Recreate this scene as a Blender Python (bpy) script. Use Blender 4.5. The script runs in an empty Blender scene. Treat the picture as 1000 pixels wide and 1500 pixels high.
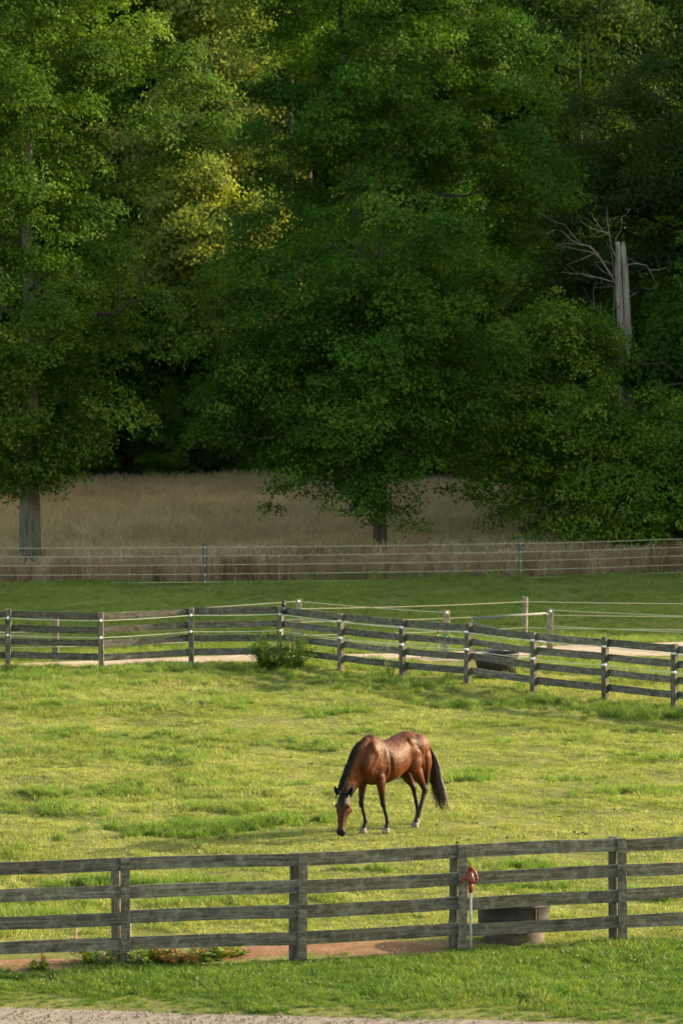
import bpy, bmesh, math, random
import numpy as np
from mathutils import Vector, Matrix
random.seed(7); RNG = np.random.default_rng(11)
C = bpy.context.scene.collection
S = bpy.context.scene
R = math.radians

# ------------------------------------------------------------------ camera, sky, sun, exposure
CAM_H = 7.9
cam_d = bpy.data.cameras.new('camera'); cam = bpy.data.objects.new('camera', cam_d); C.objects.link(cam)
cam.location = (0, 0, CAM_H); cam.rotation_euler = (R(90 - 2.862), 0, 0)
cam_d.sensor_fit = 'VERTICAL'; cam_d.sensor_height = 36; cam_d.lens = 120
cam_d.clip_start = .5; cam_d.clip_end = 2000
cam_d.dof.use_dof = True; cam_d.dof.focus_distance = 57; cam_d.dof.aperture_fstop = 3.4
S.camera = cam
SUN_AZ, SUN_EL = 22, 19          # azimuth measured from +X towards +Y, elevation
W = bpy.data.worlds.new('World'); S.world = W; W.use_nodes = True
nt = W.node_tree; nt.nodes.clear()
sky = nt.nodes.new('ShaderNodeTexSky'); sky.sky_type = 'NISHITA'; sky.sun_disc = False
sky.sun_elevation = R(SUN_EL); sky.sun_rotation = R(90 - SUN_AZ); sky.dust_density = 2.0
bg = nt.nodes.new('ShaderNodeBackground'); bg.inputs[1].default_value = .15
wo = nt.nodes.new('ShaderNodeOutputWorld')
wb = nt.nodes.new('ShaderNodeMix'); wb.data_type = 'RGBA'; wb.blend_type = 'MULTIPLY'; wb.inputs[0].default_value = 1; wb.inputs[7].default_value = (1.08, 1.0, .74, 1)  # warm white balance
nt.links.new(sky.outputs[0], wb.inputs[6]); nt.links.new(wb.outputs[2], bg.inputs[0]); nt.links.new(bg.outputs[0], wo.inputs[0])
sl = bpy.data.lights.new('sun', 'SUN'); so = bpy.data.objects.new('sun', sl); C.objects.link(so)
sl.energy = 3.6; sl.angle = R(.6); sl.color = (1, .85, .58)
sdir = Vector((math.cos(R(SUN_EL))*math.cos(R(SUN_AZ)), math.cos(R(SUN_EL))*math.sin(R(SUN_AZ)), math.sin(R(SUN_EL))))
so.rotation_euler = sdir.to_track_quat('Z', 'Y').to_euler(); so.location = (60, 30, 40)
S.view_settings.view_transform = 'Standard'; S.view_settings.look = 'None'
S.view_settings.exposure = 1.9; S.view_settings.gamma = 1; S.view_settings.use_curve_mapping = False
S.cycles.max_bounces = 6; S.cycles.diffuse_bounces = 3; S.cycles.transmission_bounces = 4; S.cycles.transparent_max_bounces = 6
S.cycles.sample_clamp_indirect = 4

# ------------------------------------------------------------------ helpers
def srgb(r, g, b):
    f = lambda c: (c/255/12.92) if c/255 <= .04045 else ((c/255+.055)/1.055)**2.4
    return (f(r), f(g), f(b), 1)

class NB:
    """small node-tree builder"""
    def __init__(s, name):
        s.m = bpy.data.materials.new(name); s.m.use_nodes = True; s.t = s.m.node_tree; s.t.nodes.clear()
        s.out = s.t.nodes.new('ShaderNodeOutputMaterial')
    def n(s, typ, **kw):
        x = s.t.nodes.new('ShaderNode' + typ)
        for k, v in kw.items(): setattr(x, k, v)
        return x
    def l(s, a, b): s.t.links.new(a, b)
    def noise(s, vec, scale, detail=4, rough=.6):
        x = s.n('TexNoise'); x.inputs['Scale'].default_value = scale; x.inputs['Detail'].default_value = detail
        x.inputs['Roughness'].default_value = rough
        if vec is not None: s.l(vec, x.inputs['Vector'])
        return x.outputs['Fac']
    def ramp(s, fac, stops, interp='LINEAR'):
        x = s.n('ValToRGB'); cr = x.color_ramp; cr.interpolation = interp
        while len(cr.elements) < len(stops): cr.elements.new(.5)
        for e, (p, c) in zip(cr.elements, stops): e.position = p; e.color = c if len(c) == 4 else (*c, 1)
        s.l(fac, x.inputs[0]); return x.outputs[0]
    def mix(s, fac, a, b, blend='MIX'):
        x = s.n('Mix', data_type='RGBA', blend_type=blend)
        for v, i in ((fac, 0), (a, 6), (b, 7)):
            if hasattr(v, 'is_linked') or isinstance(v, bpy.types.NodeSocket): s.l(v, x.inputs[i])
            else: x.inputs[i].default_value = v
        return x.outputs[2]
    def math(s, op, a, b=0., c=None):
        x = s.n('Math', operation=op)
        for v, i in ((a, 0), (b, 1)) + (((c, 2),) if c is not None else ()):
            if isinstance(v, bpy.types.NodeSocket): s.l(v, x.inputs[i])
            else: x.inputs[i].default_value = v
        return x.outputs[0]
    def mapping(s, vec, scale):
        x = s.n('Mapping'); x.inputs['Scale'].default_value = scale; s.l(vec, x.inputs[0]); return x.outputs[0]
    def bump(s, h, strength, dist=.01):
        x = s.n('Bump'); x.inputs['Strength'].default_value = strength; x.inputs['Distance'].default_value = dist
        s.l(h, x.inputs['Height']); return x.outputs[0]
    def pos(s): return s.n('NewGeometry').outputs['Position']
    def obj(s): return s.n('TexCoord').outputs['Object']
    def rnd(s): return s.n('ObjectInfo').outputs['Random']
    def principled(s, col, rough=.7, spec=.3, normal=None, metal=0):
        p = s.n('BsdfPrincipled')
        for v, k in ((col, 'Base Color'), (rough, 'Roughness'), (spec, 'Specular IOR Level'), (metal, 'Metallic')):
            if isinstance(v, bpy.types.NodeSocket): s.l(v, p.inputs[k])
            else: p.inputs[k].default_value = v if not (k == 'Base Color' and len(v) == 3) else (*v, 1)
        if normal is not None: s.l(normal, p.inputs['Normal'])
        return p
    def done(s, sh): s.l(sh if isinstance(sh, bpy.types.NodeSocket) else sh.outputs[0], s.out.inputs[0]); return s.m

def leafy(name, col_fn, trans=.35, rough=.5, spec=.25, tgain=(1.25, 1.35, .55, 1)):
    b = NB(name); c = col_fn(b)
    p = b.principled(c, rough, spec)
    t = b.n('BsdfTranslucent'); tc = b.mix(1., c, tgain, 'MULTIPLY'); b.l(tc, t.inputs[0])
    m = b.n('MixShader'); m.inputs[0].default_value = trans
    b.l(p.outputs[0], m.inputs[1]); b.l(t.outputs[0], m.inputs[2])
    return b.done(m)

def simple(name, col, rough=.6, spec=.3, var=.25, scale=12, metal=0, bump=0):
    b = NB(name); o = b.obj(); n = b.noise(o, scale, 5)
    c = b.ramp(n, [(.3, tuple(x*(1-var) for x in col[:3])), (.7, tuple(min(1, x*(1+var)) for x in col[:3]))])
    return b.done(b.principled(c, rough, spec, b.bump(n, bump, .01) if bump else None, metal))

def mesh_np(name, v, f, mat=None, smooth=False):
    """v (N,3), f (M,k) all the same k, or a list of lists"""
    me = bpy.data.meshes.new(name)
    if isinstance(f, np.ndarray):
        k = f.shape[1]
        me.vertices.add(len(v)); me.vertices.foreach_set('co', np.ascontiguousarray(v, dtype=np.float32).ravel())
        me.loops.add(f.size); me.loops.foreach_set('vertex_index', f.astype(np.int32).ravel())
        me.polygons.add(len(f)); me.polygons.foreach_set('loop_start', np.arange(0, f.size, k, dtype=np.int32))
        me.polygons.foreach_set('loop_total', np.full(len(f), k, dtype=np.int32))
        me.update(calc_edges=True); me.validate()
    else:
        me.from_pydata([tuple(map(float, q)) for q in v], [], f); me.update()
    if mat: me.materials.append(mat)
    if smooth: me.polygons.foreach_set('use_smooth', np.ones(len(me.polygons), dtype=bool))
    return me

class MB:
    def __init__(s): s.v = []; s.f = []
    def add(s, v, f):
        o = len(s.v); s.v += [tuple(map(float, q)) for q in v]; s.f += [[i + o for i in q] for q in f]
    def box(s, c, d, rot=None):
        x, y, z = (a/2 for a in d)
        v = [Vector(p) for p in ((-x,-y,-z),(x,-y,-z),(x,y,-z),(-x,y,-z),(-x,-y,z),(x,-y,z),(x,y,z),(-x,y,z))]
        if rot: v = [rot @ p for p in v]
        s.add([p + Vector(c) for p in v], [(0,3,2,1),(4,5,6,7),(0,1,5,4),(1,2,6,5),(2,3,7,6),(3,0,4,7)])
    def tube(s, pts, rad, n=8, caps=True):
        pts = [Vector(p) for p in pts]; rad = [rad]*len(pts) if isinstance(rad, (int, float)) else rad
        v = []; ref = None
        for i, p in enumerate(pts):
            d = (pts[min(i+1, len(pts)-1)] - pts[max(i-1, 0)]).normalized()
            if ref is None: ref = Vector((1,0,0)) if abs(d.x) < .8 else Vector((0,1,0))
            a = d.cross(ref).normalized(); b = d.cross(a); ref = -b if False else ref
            for k in range(n):
                t = 2*math.pi*k/n; v.append(p + (a*math.cos(t) + b*math.sin(t))*rad[i])
        f = [(i*n+k, i*n+(k+1)%n, (i+1)*n+(k+1)%n, (i+1)*n+k) for i in range(len(pts)-1) for k in range(n)]
        if caps: f += [tuple(range(n))[::-1], tuple((len(pts)-1)*n + k for k in range(n))]
        s.add(v, f)
    def lathe(s, prof, c=(0,0,0), n=32):
        v = [(c[0]+r*math.cos(2*math.pi*k/n), c[1]+r*math.sin(2*math.pi*k/n), c[2]+z) for r, z in prof for k in range(n)]
        f = [(i*n+k, i*n+(k+1)%n, (i+1)*n+(k+1)%n, (i+1)*n+k) for i in range(len(prof)-1) for k in range(n)]
        s.add(v, f)
    def ell(s, c, r, rot=None, n=12, m=8):
        v = []; f = []
        for i in range(m+1):
            th = math.pi*i/m
            for k in range(n):
                ph = 2*math.pi*k/n
                q = Vector((r[0]*math.sin(th)*math.cos(ph), r[1]*math.sin(th)*math.sin(ph), r[2]*math.cos(th)))
                if rot: q = rot @ q
                v.append(q + Vector(c))
        for i in range(m):
            for k in range(n): f.append((i*n+k, (i+1)*n+k, (i+1)*n+(k+1)%n, i*n+(k+1)%n))
        s.add(v, f)
    def mesh(s, name, mat, smooth=False): return mesh_np(name, s.v, s.f, mat, smooth)
    def build(s, name, mat, parent=None, smooth=False, loc=None):
        o = link(name, s.mesh(name, mat, smooth), parent)
        if loc is not None: o.location = loc
        return o

def link(name, data, parent=None, loc=None, rotz=0):
    o = bpy.data.objects.new(name, data); C.objects.link(o)
    if parent: o.parent = parent
    if loc is not None: o.location = loc
    if rotz: o.rotation_euler[2] = rotz
    return o
def tag(o, label=None, cat=None, group=None, kind=None):
    for k, v in (('label', label), ('category', cat), ('group', group), ('kind', kind)):
        if v: o[k] = v
    return o
def thing(name, label, cat, loc=(0,0,0), rotz=0, group=None):
    return tag(link(name, None, None, loc, rotz), label, cat, group)

def nz(x, y, sc, seed):
    """smooth pseudo-noise, about -1..1"""
    r = np.random.default_rng(seed); s = 0
    for i in range(7):
        a = r.uniform(0, 2*math.pi); k = sc*r.uniform(.6, 1.9); s = s + np.sin((x*math.cos(a)+y*math.sin(a))*k + r.uniform(0, 6.28))
    return s/3.2
def sm(a, b, x): t = np.clip((x-a)/(b-a), 0, 1); return t*t*(3-2*t)
def gh(x, y):
    x = np.asarray(x, float); y = np.asarray(y, float)
    past = sm(45, 49, y)*(1-sm(80, 84, y))
    z = past*(.045*nz(x, y*1.0, 1.1, 1) + .03*nz(x, y, 2.7, 2)) - .045*past
    z = z*(1-np.exp(-((x-.9)**2+(y-55)**2)/3.5))
    z = z + sm(87, 92, y)*(1-sm(106, 111, y))*.05*nz(x, y, .8, 3)
    z = z + .021*np.clip(y-114, 0, 44) + .22*np.clip(y-158, 0, 200) + .10*np.clip(x-22, 0, 60)*sm(100, 130, y)
    z = z - .06*(1-sm(40.0, 41.0, y - (.0 - .17*(x+4))))
    return z
def G(x, y, dz=0): return Vector((x, y, float(gh(x, y))+dz))
F = 5000.
def at(px, py):   # ground point seen at a pixel of the photograph (flat part of the ground)
    s = (py-500)/7.9; return (px-500)/s, F/s

# ------------------------------------------------------------------ materials
def grass_col(a, b_, c, big=.35):
    def fn(b):
        p = b.pos(); n1 = b.noise(p, big, 3); n2 = b.noise(p, 2.2, 3)
        f = b.math('ADD', b.math('MULTIPLY', n1, .5), b.math('MULTIPLY', n2, .3))
        f = b.math('ADD', f, b.math('MULTIPLY', b.rnd(), .25))
        return b.ramp(f, [(.32, a), (.52, b_), (.72, c)])
    return fn
M = {}
M['pasture'] = leafy('pasture_grass', grass_col((.110,.150,.022), (.212,.232,.064), (.375,.35,.17)), .42, .55, .2)
M['tuft'] = leafy('tuft_grass', grass_col((.072,.130,.020), (.130,.195,.036), (.23,.27,.08)), .45, .5, .25)
M['lawn'] = leafy('verge_grass', grass_col((.055,.12,.016), (.10,.165,.026), (.19,.21,.05)), .42, .5, .2)
M['far_grass'] = leafy('field_grass', grass_col((.12,.175,.042), (.19,.24,.060), (.29,.30,.11)), .4, .6, .1)
M['hay'] = leafy('dry_grass', grass_col((.30,.225,.125), (.48,.37,.22), (.62,.50,.33), .9), .3, .7, .1, (1.1,1.,.8,1))
M['hay_pink'] = leafy('pink_grass', grass_col((.25,.16,.10), (.45,.31,.21), (.66,.50,.37), .9), .3, .7, .1, (1.1,1.,.8,1))
M['weed_green'] = leafy('weed_leaf', grass_col((.075,.145,.018), (.14,.225,.028), (.28,.31,.05), 3), .4, .4, .35)
M['weed_red'] = leafy('weed_red_leaf', grass_col((.20,.07,.025), (.30,.12,.04), (.38,.20,.08), 3), .35)
M['clover'] = simple('clover_white', (.42,.42,.33), .7)

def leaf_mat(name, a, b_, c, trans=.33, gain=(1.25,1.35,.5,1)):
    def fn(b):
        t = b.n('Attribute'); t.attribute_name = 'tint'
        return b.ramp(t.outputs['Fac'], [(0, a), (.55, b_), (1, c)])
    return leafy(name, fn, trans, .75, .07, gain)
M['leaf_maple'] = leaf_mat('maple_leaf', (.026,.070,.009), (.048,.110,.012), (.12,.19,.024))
M['leaf_poplar'] = leaf_mat('poplar_leaf', (.033,.074,.010), (.060,.115,.014), (.135,.195,.028))
M['leaf_elder'] = leaf_mat('boxelder_leaf', (.036,.090,.010), (.080,.158,.017), (.22,.28,.038))
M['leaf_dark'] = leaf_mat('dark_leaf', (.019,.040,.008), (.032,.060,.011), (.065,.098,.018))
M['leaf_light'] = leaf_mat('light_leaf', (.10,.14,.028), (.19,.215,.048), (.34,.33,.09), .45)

b = NB('ground_soil'); p = b.pos(); n1 = b.noise(p, 1.3, 6, .65); n2 = b.noise(p, 14, 5, .7)
f = b.math('ADD', b.math('MULTIPLY', n1, .6), b.math('MULTIPLY', n2, .4))
c = b.ramp(f, [(.3, (.075,.085,.022)), (.5, (.14,.145,.04)), (.7, (.22,.19,.075))])
M['ground'] = b.done(b.principled(c, .95, .1, b.bump(n2, .8, .05)))
b = NB('red_dirt'); p = b.pos(); n1 = b.noise(p, 2.5, 6, .7); n2 = b.noise(p, 20, 5, .7)
c = b.ramp(n1, [(.3, (.16,.080,.047)), (.55, (.25,.135,.080)), (.75, (.32,.215,.135))])
M['dirt'] = b.done(b.principled(c, .95, .1, b.bump(n2, 1, .04)))
b = NB('path_sand'); p = b.pos(); n1 = b.noise(p, 1.5, 6, .7); n2 = b.noise(p, 26, 5, .7)
c = b.ramp(n1, [(.3, (.30,.225,.16)), (.6, (.44,.345,.265)), (.8, (.50,.41,.33))])
M['path'] = b.done(b.principled(c, .95, .1, b.bump(n2, .8, .03)))
b = NB('gravel_road'); p = b.pos(); n1 = b.noise(p, 3, 6, .7); n2 = b.noise(p, 30, 6, .8)
c = b.mix(.5, b.ramp(n1, [(.3, (.19,.155,.13)), (.7, (.33,.28,.24))]), b.ramp(n2, [(.35, (.16,.13,.11)), (.65, (.38,.325,.28))]))
M['gravel'] = b.done(b.principled(c, .95, .15, b.bump(n2, 1, .04)))
b = NB('forest_litter'); p = b.pos(); n1 = b.noise(p, 2, 6, .7)
c = b.ramp(n1, [(.3, (.025,.022,.012)), (.7, (.06,.055,.028))])
M['litter'] = b.done(b.principled(c, .95, .1))

def wood(name, dark, mid, light, rx=(0,0,0), sx=1):
    b = NB(name); o = b.obj(); r = b.rnd(); mp = b.n('Mapping'); mp.inputs['Scale'].default_value = (sx, 1, 1); mp.inputs['Rotation'].default_value = rx; b.l(o, mp.inputs[0]); o = mp.outputs[0]
    cmb = b.n('CombineXYZ'); b.l(b.math('MULTIPLY', r, 37.), cmb.inputs[0]); b.l(b.math('MULTIPLY', r, 11.), cmb.inputs[2])
    va = b.n('VectorMath', operation='ADD'); b.l(o, va.inputs[0]); b.l(cmb.outputs[0], va.inputs[1]); v = va.outputs[0]
    g = b.noise(b.mapping(v, (1.8, 22, 34)), 1.0, 7, .68)
    fine = b.noise(b.mapping(v, (4, 60, 110)), 1.0, 5, .7)
    bl = b.noise(v, 7, 6, .75)
    c = b.ramp(b.math('ADD', b.math('MULTIPLY', g, .65), b.math('MULTIPLY', fine, .35)), [(.36, dark), (.5, mid), (.64, light)])
    c = b.mix(b.ramp(bl, [(.48, (0,0,0)), (.70, (.75,.75,.75))]), c, (.25,.245,.20, 1))       # pale lichen
    st = b.noise(b.mapping(v, (2.5, 9, 9)), 1.0, 4, .6)
    c = b.mix(b.ramp(st, [(.56, (0,0,0)), (.72, (.8,.8,.8))]), c, (dark[0]*.55, dark[1]*.55, dark[2]*.6, 1))
    k = b.n('Mix', data_type='RGBA', blend_type='MULTIPLY'); k.inputs[0].default_value = 1
    vv = b.math('ADD', b.math('MULTIPLY', r, .5), .75)
    cc = b.n('CombineXYZ'); [b.l(vv, cc.inputs[i]) for i in range(3)]
    b.l(c, k.inputs[6]); b.l(cc.outputs[0], k.inputs[7])
    return b.done(b.principled(k.outputs[2], .85, .2, b.bump(b.math('ADD', g, fine), .7, .012)))
M['board'] = wood('weathered_board', (.042,.036,.028), (.092,.081,.064), (.20,.182,.150), sx=2.2)
M['post'] = wood('weathered_post', (.045,.037,.028), (.094,.081,.063), (.18,.160,.128), rx=(0, R(90), 0))
M['post_light'] = wood('pale_post', (.12,.10,.07), (.21,.18,.13), (.32,.28,.21))
b = NB('bark'); o = b.obj(); g = b.noise(b.mapping(o, (9, 9, 1.6)), 1, 6, .7); bl = b.noise(o, 1.6, 4)
c = b.mix(b.ramp(bl, [(.45, (0,0,0)), (.7, (.6,.6,.6))]), b.ramp(g, [(.35, (.055,.047,.036)), (.65, (.16,.14,.115))]), (.19,.18,.15,1))
M['bark'] = b.done(b.principled(c, .9, .15, b.bump(g, .9, .06)))
b = NB('dark_bark'); o = b.obj(); g = b.noise(b.mapping(o, (10, 10, 1.6)), 1, 6, .7)
M['bark_dark'] = b.done(b.principled(b.ramp(g, [(.35, (.028,.023,.018)), (.65, (.085,.072,.058))]), .9, .15, b.bump(g, .9, .06)))
b = NB('dead_wood'); o = b.obj(); g = b.noise(b.mapping(o, (8, 8, .6)), 1, 7, .7)
M['dead'] = b.done(b.principled(b.ramp(g, [(.34, (.12,.09,.07)), (.5, (.40,.33,.28)), (.66, (.62,.54,.47))]), .85, .2, b.bump(g, 1, .08)))
M['twig'] = simple('dead_twig', (.38,.31,.25), .8)
M['wire'] = simple('white_wire', (.55,.52,.44), .5, var=.1)
M['wire_far'] = simple('pale_rope', (.42,.38,.25), .6, var=.15)
M['insul'] = simple('white_insulator', (.8,.8,.76), .4, var=.05)
M['galv'] = simple('galvanised_pipe', (.27,.28,.27), .6, .3, .25, 30, metal=.2)
M['gate'] = simple('grey_gate_pipe', (.16,.16,.155), .7, .2, .25, 20)
M['red'] = simple('red_paint', (.20,.030,.018), .5, .4, .35, 30)
M['rubber'] = simple('black_rubber', (.026,.024,.022), .62, .35, .35, 9, bump=.3)
M['rubber_dusty'] = simple('dusty_rubber', (.085,.066,.052), .8, .25, .4, 8, bump=.4)
M['water'] = simple('tank_water', (.01,.012,.01), .08, .5)
M['hose'] = simple('green_hose', (.03,.20,.07), .5)
M['black'] = simple('black_plastic', (.02,.02,.022), .4)
M['lump'] = simple('brown_lump', (.22,.13,.07), .9, var=.4, bump=.5)
M['dung'] = simple('dark_clod', (.045,.032,.018), .95, var=.4)

# ------------------------------------------------------------------ geometry-node scatter (for stuff nobody could count)
def scatter(name, P, protos, label=None, cat=None, smin=.8, smax=1.2, tilt=.12, scl=None, kind='stuff'):
    n = len(P); me = bpy.data.meshes.new(name); me.vertices.add(n)
    me.vertices.foreach_set('co', np.ascontiguousarray(P, dtype=np.float32).ravel()); me.update()
    rot = np.stack([RNG.normal(0, tilt, n), RNG.normal(0, tilt, n), RNG.uniform(0, 6.28, n)], 1).astype(np.float32)
    sc = RNG.uniform(smin, smax, n).astype(np.float32) * (1 if scl is None else scl.astype(np.float32))
    me.attributes.new('rot', 'FLOAT_VECTOR', 'POINT').data.foreach_set('vector', rot.ravel())
    me.attributes.new('scl', 'FLOAT', 'POINT').data.foreach_set('value', sc)
    me.attributes.new('pick', 'INT', 'POINT').data.foreach_set('value', RNG.integers(0, len(protos), n).astype(np.int32))
    o = link(name, me); tag(o, label, cat, None, kind)
    g = bpy.data.node_groups.new(name + '_nodes', 'GeometryNodeTree')
    g.interface.new_socket('Geometry', in_out='INPUT', socket_type='NodeSocketGeometry')
    g.interface.new_socket('Geometry', in_out='OUTPUT', socket_type='NodeSocketGeometry')
    gi = g.nodes.new('NodeGroupInput'); go = g.nodes.new('NodeGroupOutput')
    inst = g.nodes.new('GeometryNodeInstanceOnPoints'); j = g.nodes.new('GeometryNodeJoinGeometry')
    for pm in protos:
        po = bpy.data.objects.new(pm.name + '_source', pm)      # data source only, never linked to the scene
        oi = g.nodes.new('GeometryNodeObjectInfo'); oi.inputs['Object'].default_value = po; oi.inputs['As Instance'].default_value = True
        g.links.new(oi.outputs['Geometry'], j.inputs[0])
    def attr(nm, ty):
        a = g.nodes.new('GeometryNodeInputNamedAttribute'); a.data_type = ty; a.inputs[0].default_value = nm; return a.outputs[0]
    g.links.new(gi.outputs[0], inst.inputs['Points']); g.links.new(j.outputs[0], inst.inputs['Instance'])
    inst.inputs['Pick Instance'].default_value = True
    g.links.new(attr('pick', 'INT'), inst.inputs['Instance Index']); g.links.new(attr('rot', 'FLOAT_VECTOR'), inst.inputs['Rotation'])
    g.links.new(attr('scl', 'FLOAT'), inst.inputs['Scale']); g.links.new(inst.outputs[0], go.inputs[0])
    md = o.modifiers.new('scatter', 'NODES'); md.node_group = g
    return o

def blades(name, mat, n, rad, h0, h1, w, lean=.5, seed=0, seg=2):
    """a clump of curved blades"""
    r = np.random.default_rng(seed); V = []; Fq = []
    a = r.uniform(0, 6.28, n); d = rad*np.sqrt(r.uniform(0, 1, n)); bx, by = d*np.cos(a), d*np.sin(a)
    H = r.uniform(h0, h1, n); la = r.uniform(0, 6.28, n); L = H*r.uniform(.1, lean*2, n); fa = r.uniform(0, 6.28, n)
    idx = 0
    for i in range(n):
        px, py = math.cos(fa[i])*w/2, math.sin(fa[i])*w/2
        for k in range(seg+1):
            t = k/seg; x = bx[i]+math.cos(la[i])*L[i]*t*t; y = by[i]+math.sin(la[i])*L[i]*t*t; z = H[i]*t*(1-.25*t*L[i]/H[i]) - .01
            if k < seg: wk = 1-.35*t; V += [(x-px*wk, y-py*wk, z), (x+px*wk, y+py*wk, z)]
            else: V.append((x, y, z))
        for k in range(seg-1): Fq.append((idx+2*k, idx+2*k+1, idx+2*k+3, idx+2*k+2))
        Fq.append((idx+2*seg-2, idx+2*seg-1, idx+2*seg)); idx += 2*seg+1
    return mesh_np(name, V, Fq, mat)
def stems(name, mat, n, rad, h0, h1, w, seed, head=.14):
    """dry grass stalks with seed heads"""
    r = random.Random(seed); V = []; Fq = []
    for i in range(n):
        a = r.uniform(0, 6.28); d = rad*math.sqrt(r.random()); bx, by = d*math.cos(a), d*math.sin(a)
        H = r.uniform(h0, h1); la = r.uniform(0, 6.28); L = H*r.uniform(.02, .28); fa = r.uniform(0, 3.14)
        px, py = math.cos(fa)*w/2, math.sin(fa)*w/2; o = len(V)
        for t in (0, .5, .82):
            V += [(bx+math.cos(la)*L*t*t-px, by+math.sin(la)*L*t*t-py, H*t-.02), (bx+math.cos(la)*L*t*t+px, by+math.sin(la)*L*t*t+py, H*t-.02)]
        Fq += [(o, o+1, o+3, o+2), (o+2, o+3, o+5, o+4)]
        hw = w*r.uniform(1.5, 2.8); ux, uy = px/w*2*hw/2, py/w*2*hw/2; tt = .92; e = len(V)
        cx, cy = bx+math.cos(la)*L*tt*tt, by+math.sin(la)*L*tt*tt
        V += [(bx+math.cos(la)*L*.67, by+math.sin(la)*L*.67, H*.80), (cx-ux, cy-uy, H*.9), (bx+math.cos(la)*L*1.1, by+math.sin(la)*L*1.1, H), (cx+ux, cy+uy, H*.9)]
        Fq.append((e, e+1, e+2, e+3))
        if r.random() < .8:   # a basal blade
            o = len(V); h = H*r.uniform(.3, .7); q = r.uniform(0, 6.28); l2 = h*r.uniform(.2, .7)
            V += [(bx-px*1.3, by-py*1.3, 0), (bx+px*1.3, by+py*1.3, 0), (bx+math.cos(q)*l2, by+math.sin(q)*l2, h)]
            Fq.append((o, o+1, o+2))
    return mesh_np(name, V, Fq, mat)

# ------------------------------------------------------------------ the ground
def sheet(name, xs, ys, mat, dz=0, zf=gh):
    X, Y = np.meshgrid(xs, ys); Z = zf(X, Y)+dz; nx, ny = len(xs), len(ys)
    v = np.stack([X.ravel(), Y.ravel(), Z.ravel()], 1); i = np.arange(nx*ny).reshape(ny, nx)
    f = np.stack([i[:-1,:-1].ravel(), i[:-1,1:].ravel(), i[1:,1:].ravel(), i[1:,:-1].ravel()], 1)
    return link(name, mesh_np(name, v, f, mat, True))
xs = np.concatenate([np.linspace(-400, -22, 22), np.arange(-20, 20.1, .25), np.linspace(22, 400, 22)])
ys = np.concatenate([np.linspace(-150, 36, 10), np.arange(38, 113, .3), np.arange(113, 200, 1.5), np.linspace(205, 900, 12)])
def gh_far(x, y): return np.minimum(gh(x, y), 9 + .03*np.clip(y-170, 0, 1000))
tag(sheet('ground', xs, ys, M['ground'], 0, gh_far), kind='structure')
tag(sheet('woodland_floor', np.linspace(-80, 90, 60), np.linspace(157, 230, 40), M['litter'], .02, gh_far), kind='structure')

b_ = NB('straw_litter'); p_ = b_.pos(); n1_ = b_.noise(p_, 1.2, 6, .7)
M['straw'] = b_.done(b_.principled(b_.ramp(n1_, [(.3, (.15,.115,.065)), (.7, (.34,.26,.16))]), .95, .1))
tag(sheet('meadow_floor', np.arange(-34, 34.1, 1.), np.arange(114.5, 157.6, 1.), M['straw'], .015, gh_far), kind='structure')
def ribbon(name, pts, mat, dz, n=8, rag=.12, seed=1):
    """ground strip: pts = (x, y, half depth in y)"""
    r = np.random.default_rng(seed); px = np.array([p[0] for p in pts]); X = np.arange(px[0], px[-1], .2)
    yc = np.interp(X, px, [p[1] for p in pts]); hw = np.interp(X, px, [p[2] for p in pts])
    e1 = hw*(1+rag*nz(X, X*0, 1.5, seed)+rag*.5*nz(X, X*0, 5, seed+9)); e2 = hw*(1+rag*nz(X, X*0, 1.3, seed+3)+rag*.5*nz(X, X*0, 6, seed+5))
    T = np.linspace(-1, 1, n)[:, None]; Y = yc + np.where(T < 0, T*e1, T*e2); XX = np.broadcast_to(X, Y.shape)
    Z = gh(XX, Y)+dz*(1-np.abs(T)**6*.9) ; i = np.arange(Y.size).reshape(Y.shape)
    f = np.stack([i[:-1,:-1].ravel(), i[:-1,1:].ravel(), i[1:,1:].ravel(), i[1:,:-1].ravel()], 1)
    o = link(name, mesh_np(name, np.stack([XX.ravel(), Y.ravel(), Z.ravel()], 1), f, mat, True))
    return tag(o, kind='structure')
PATH = [(-14, 81.6, .6), (-7.6, 82.9, .75), (-5.0, 83.9, .8), (-2.5, 85.0, .9), (0, 85.1, 1.0), (1.8, 85.1, 1.1), (4, 86.0, 1.4), (6.1, 86.9, 1.7), (8.6, 87.8, 1.9), (16, 89.5, 2.2)]
ribbon('path', PATH, M['path'], .03, 8, .10, 4)
ROAD = [(-14, 41.9-10, 10.2), (-4, 40.35-10, 10), (1.2, 39.6-10, 10), (14, 37.7-10, 10)]
ribbon('gravel_road', ROAD, M['gravel'], .02, 30, .004, 8)
DIRT = [[(-6.5, 42.6, .45), (-4.2, 42.95, .45), (-3.2, 43.15, .30), (-2.2, 43.45, .30), (-.9, 43.95, .5), (.6, 44.2, .50), (1.4, 44.3, .38), (2.0, 44.5, .08)]]
for d in DIRT: ribbon('dirt_strip', d, M['dirt'], .018, 8, .35, 6)
ribbon('dirt_patch', [(4.3, 79.6, .2), (5.0, 79.0, .9), (5.9, 78.2, .8), (6.5, 77.5, .1)], M['dirt'], .02, 8, .3, 12)
ribbon('dirt_patch', [(-6.6, 79.0, .1), (-5.6, 79.1, .4), (-4.4, 78.8, .35), (-3.4, 78.6, .1)], M['dirt'], .016, 8, .4, 15)

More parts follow.
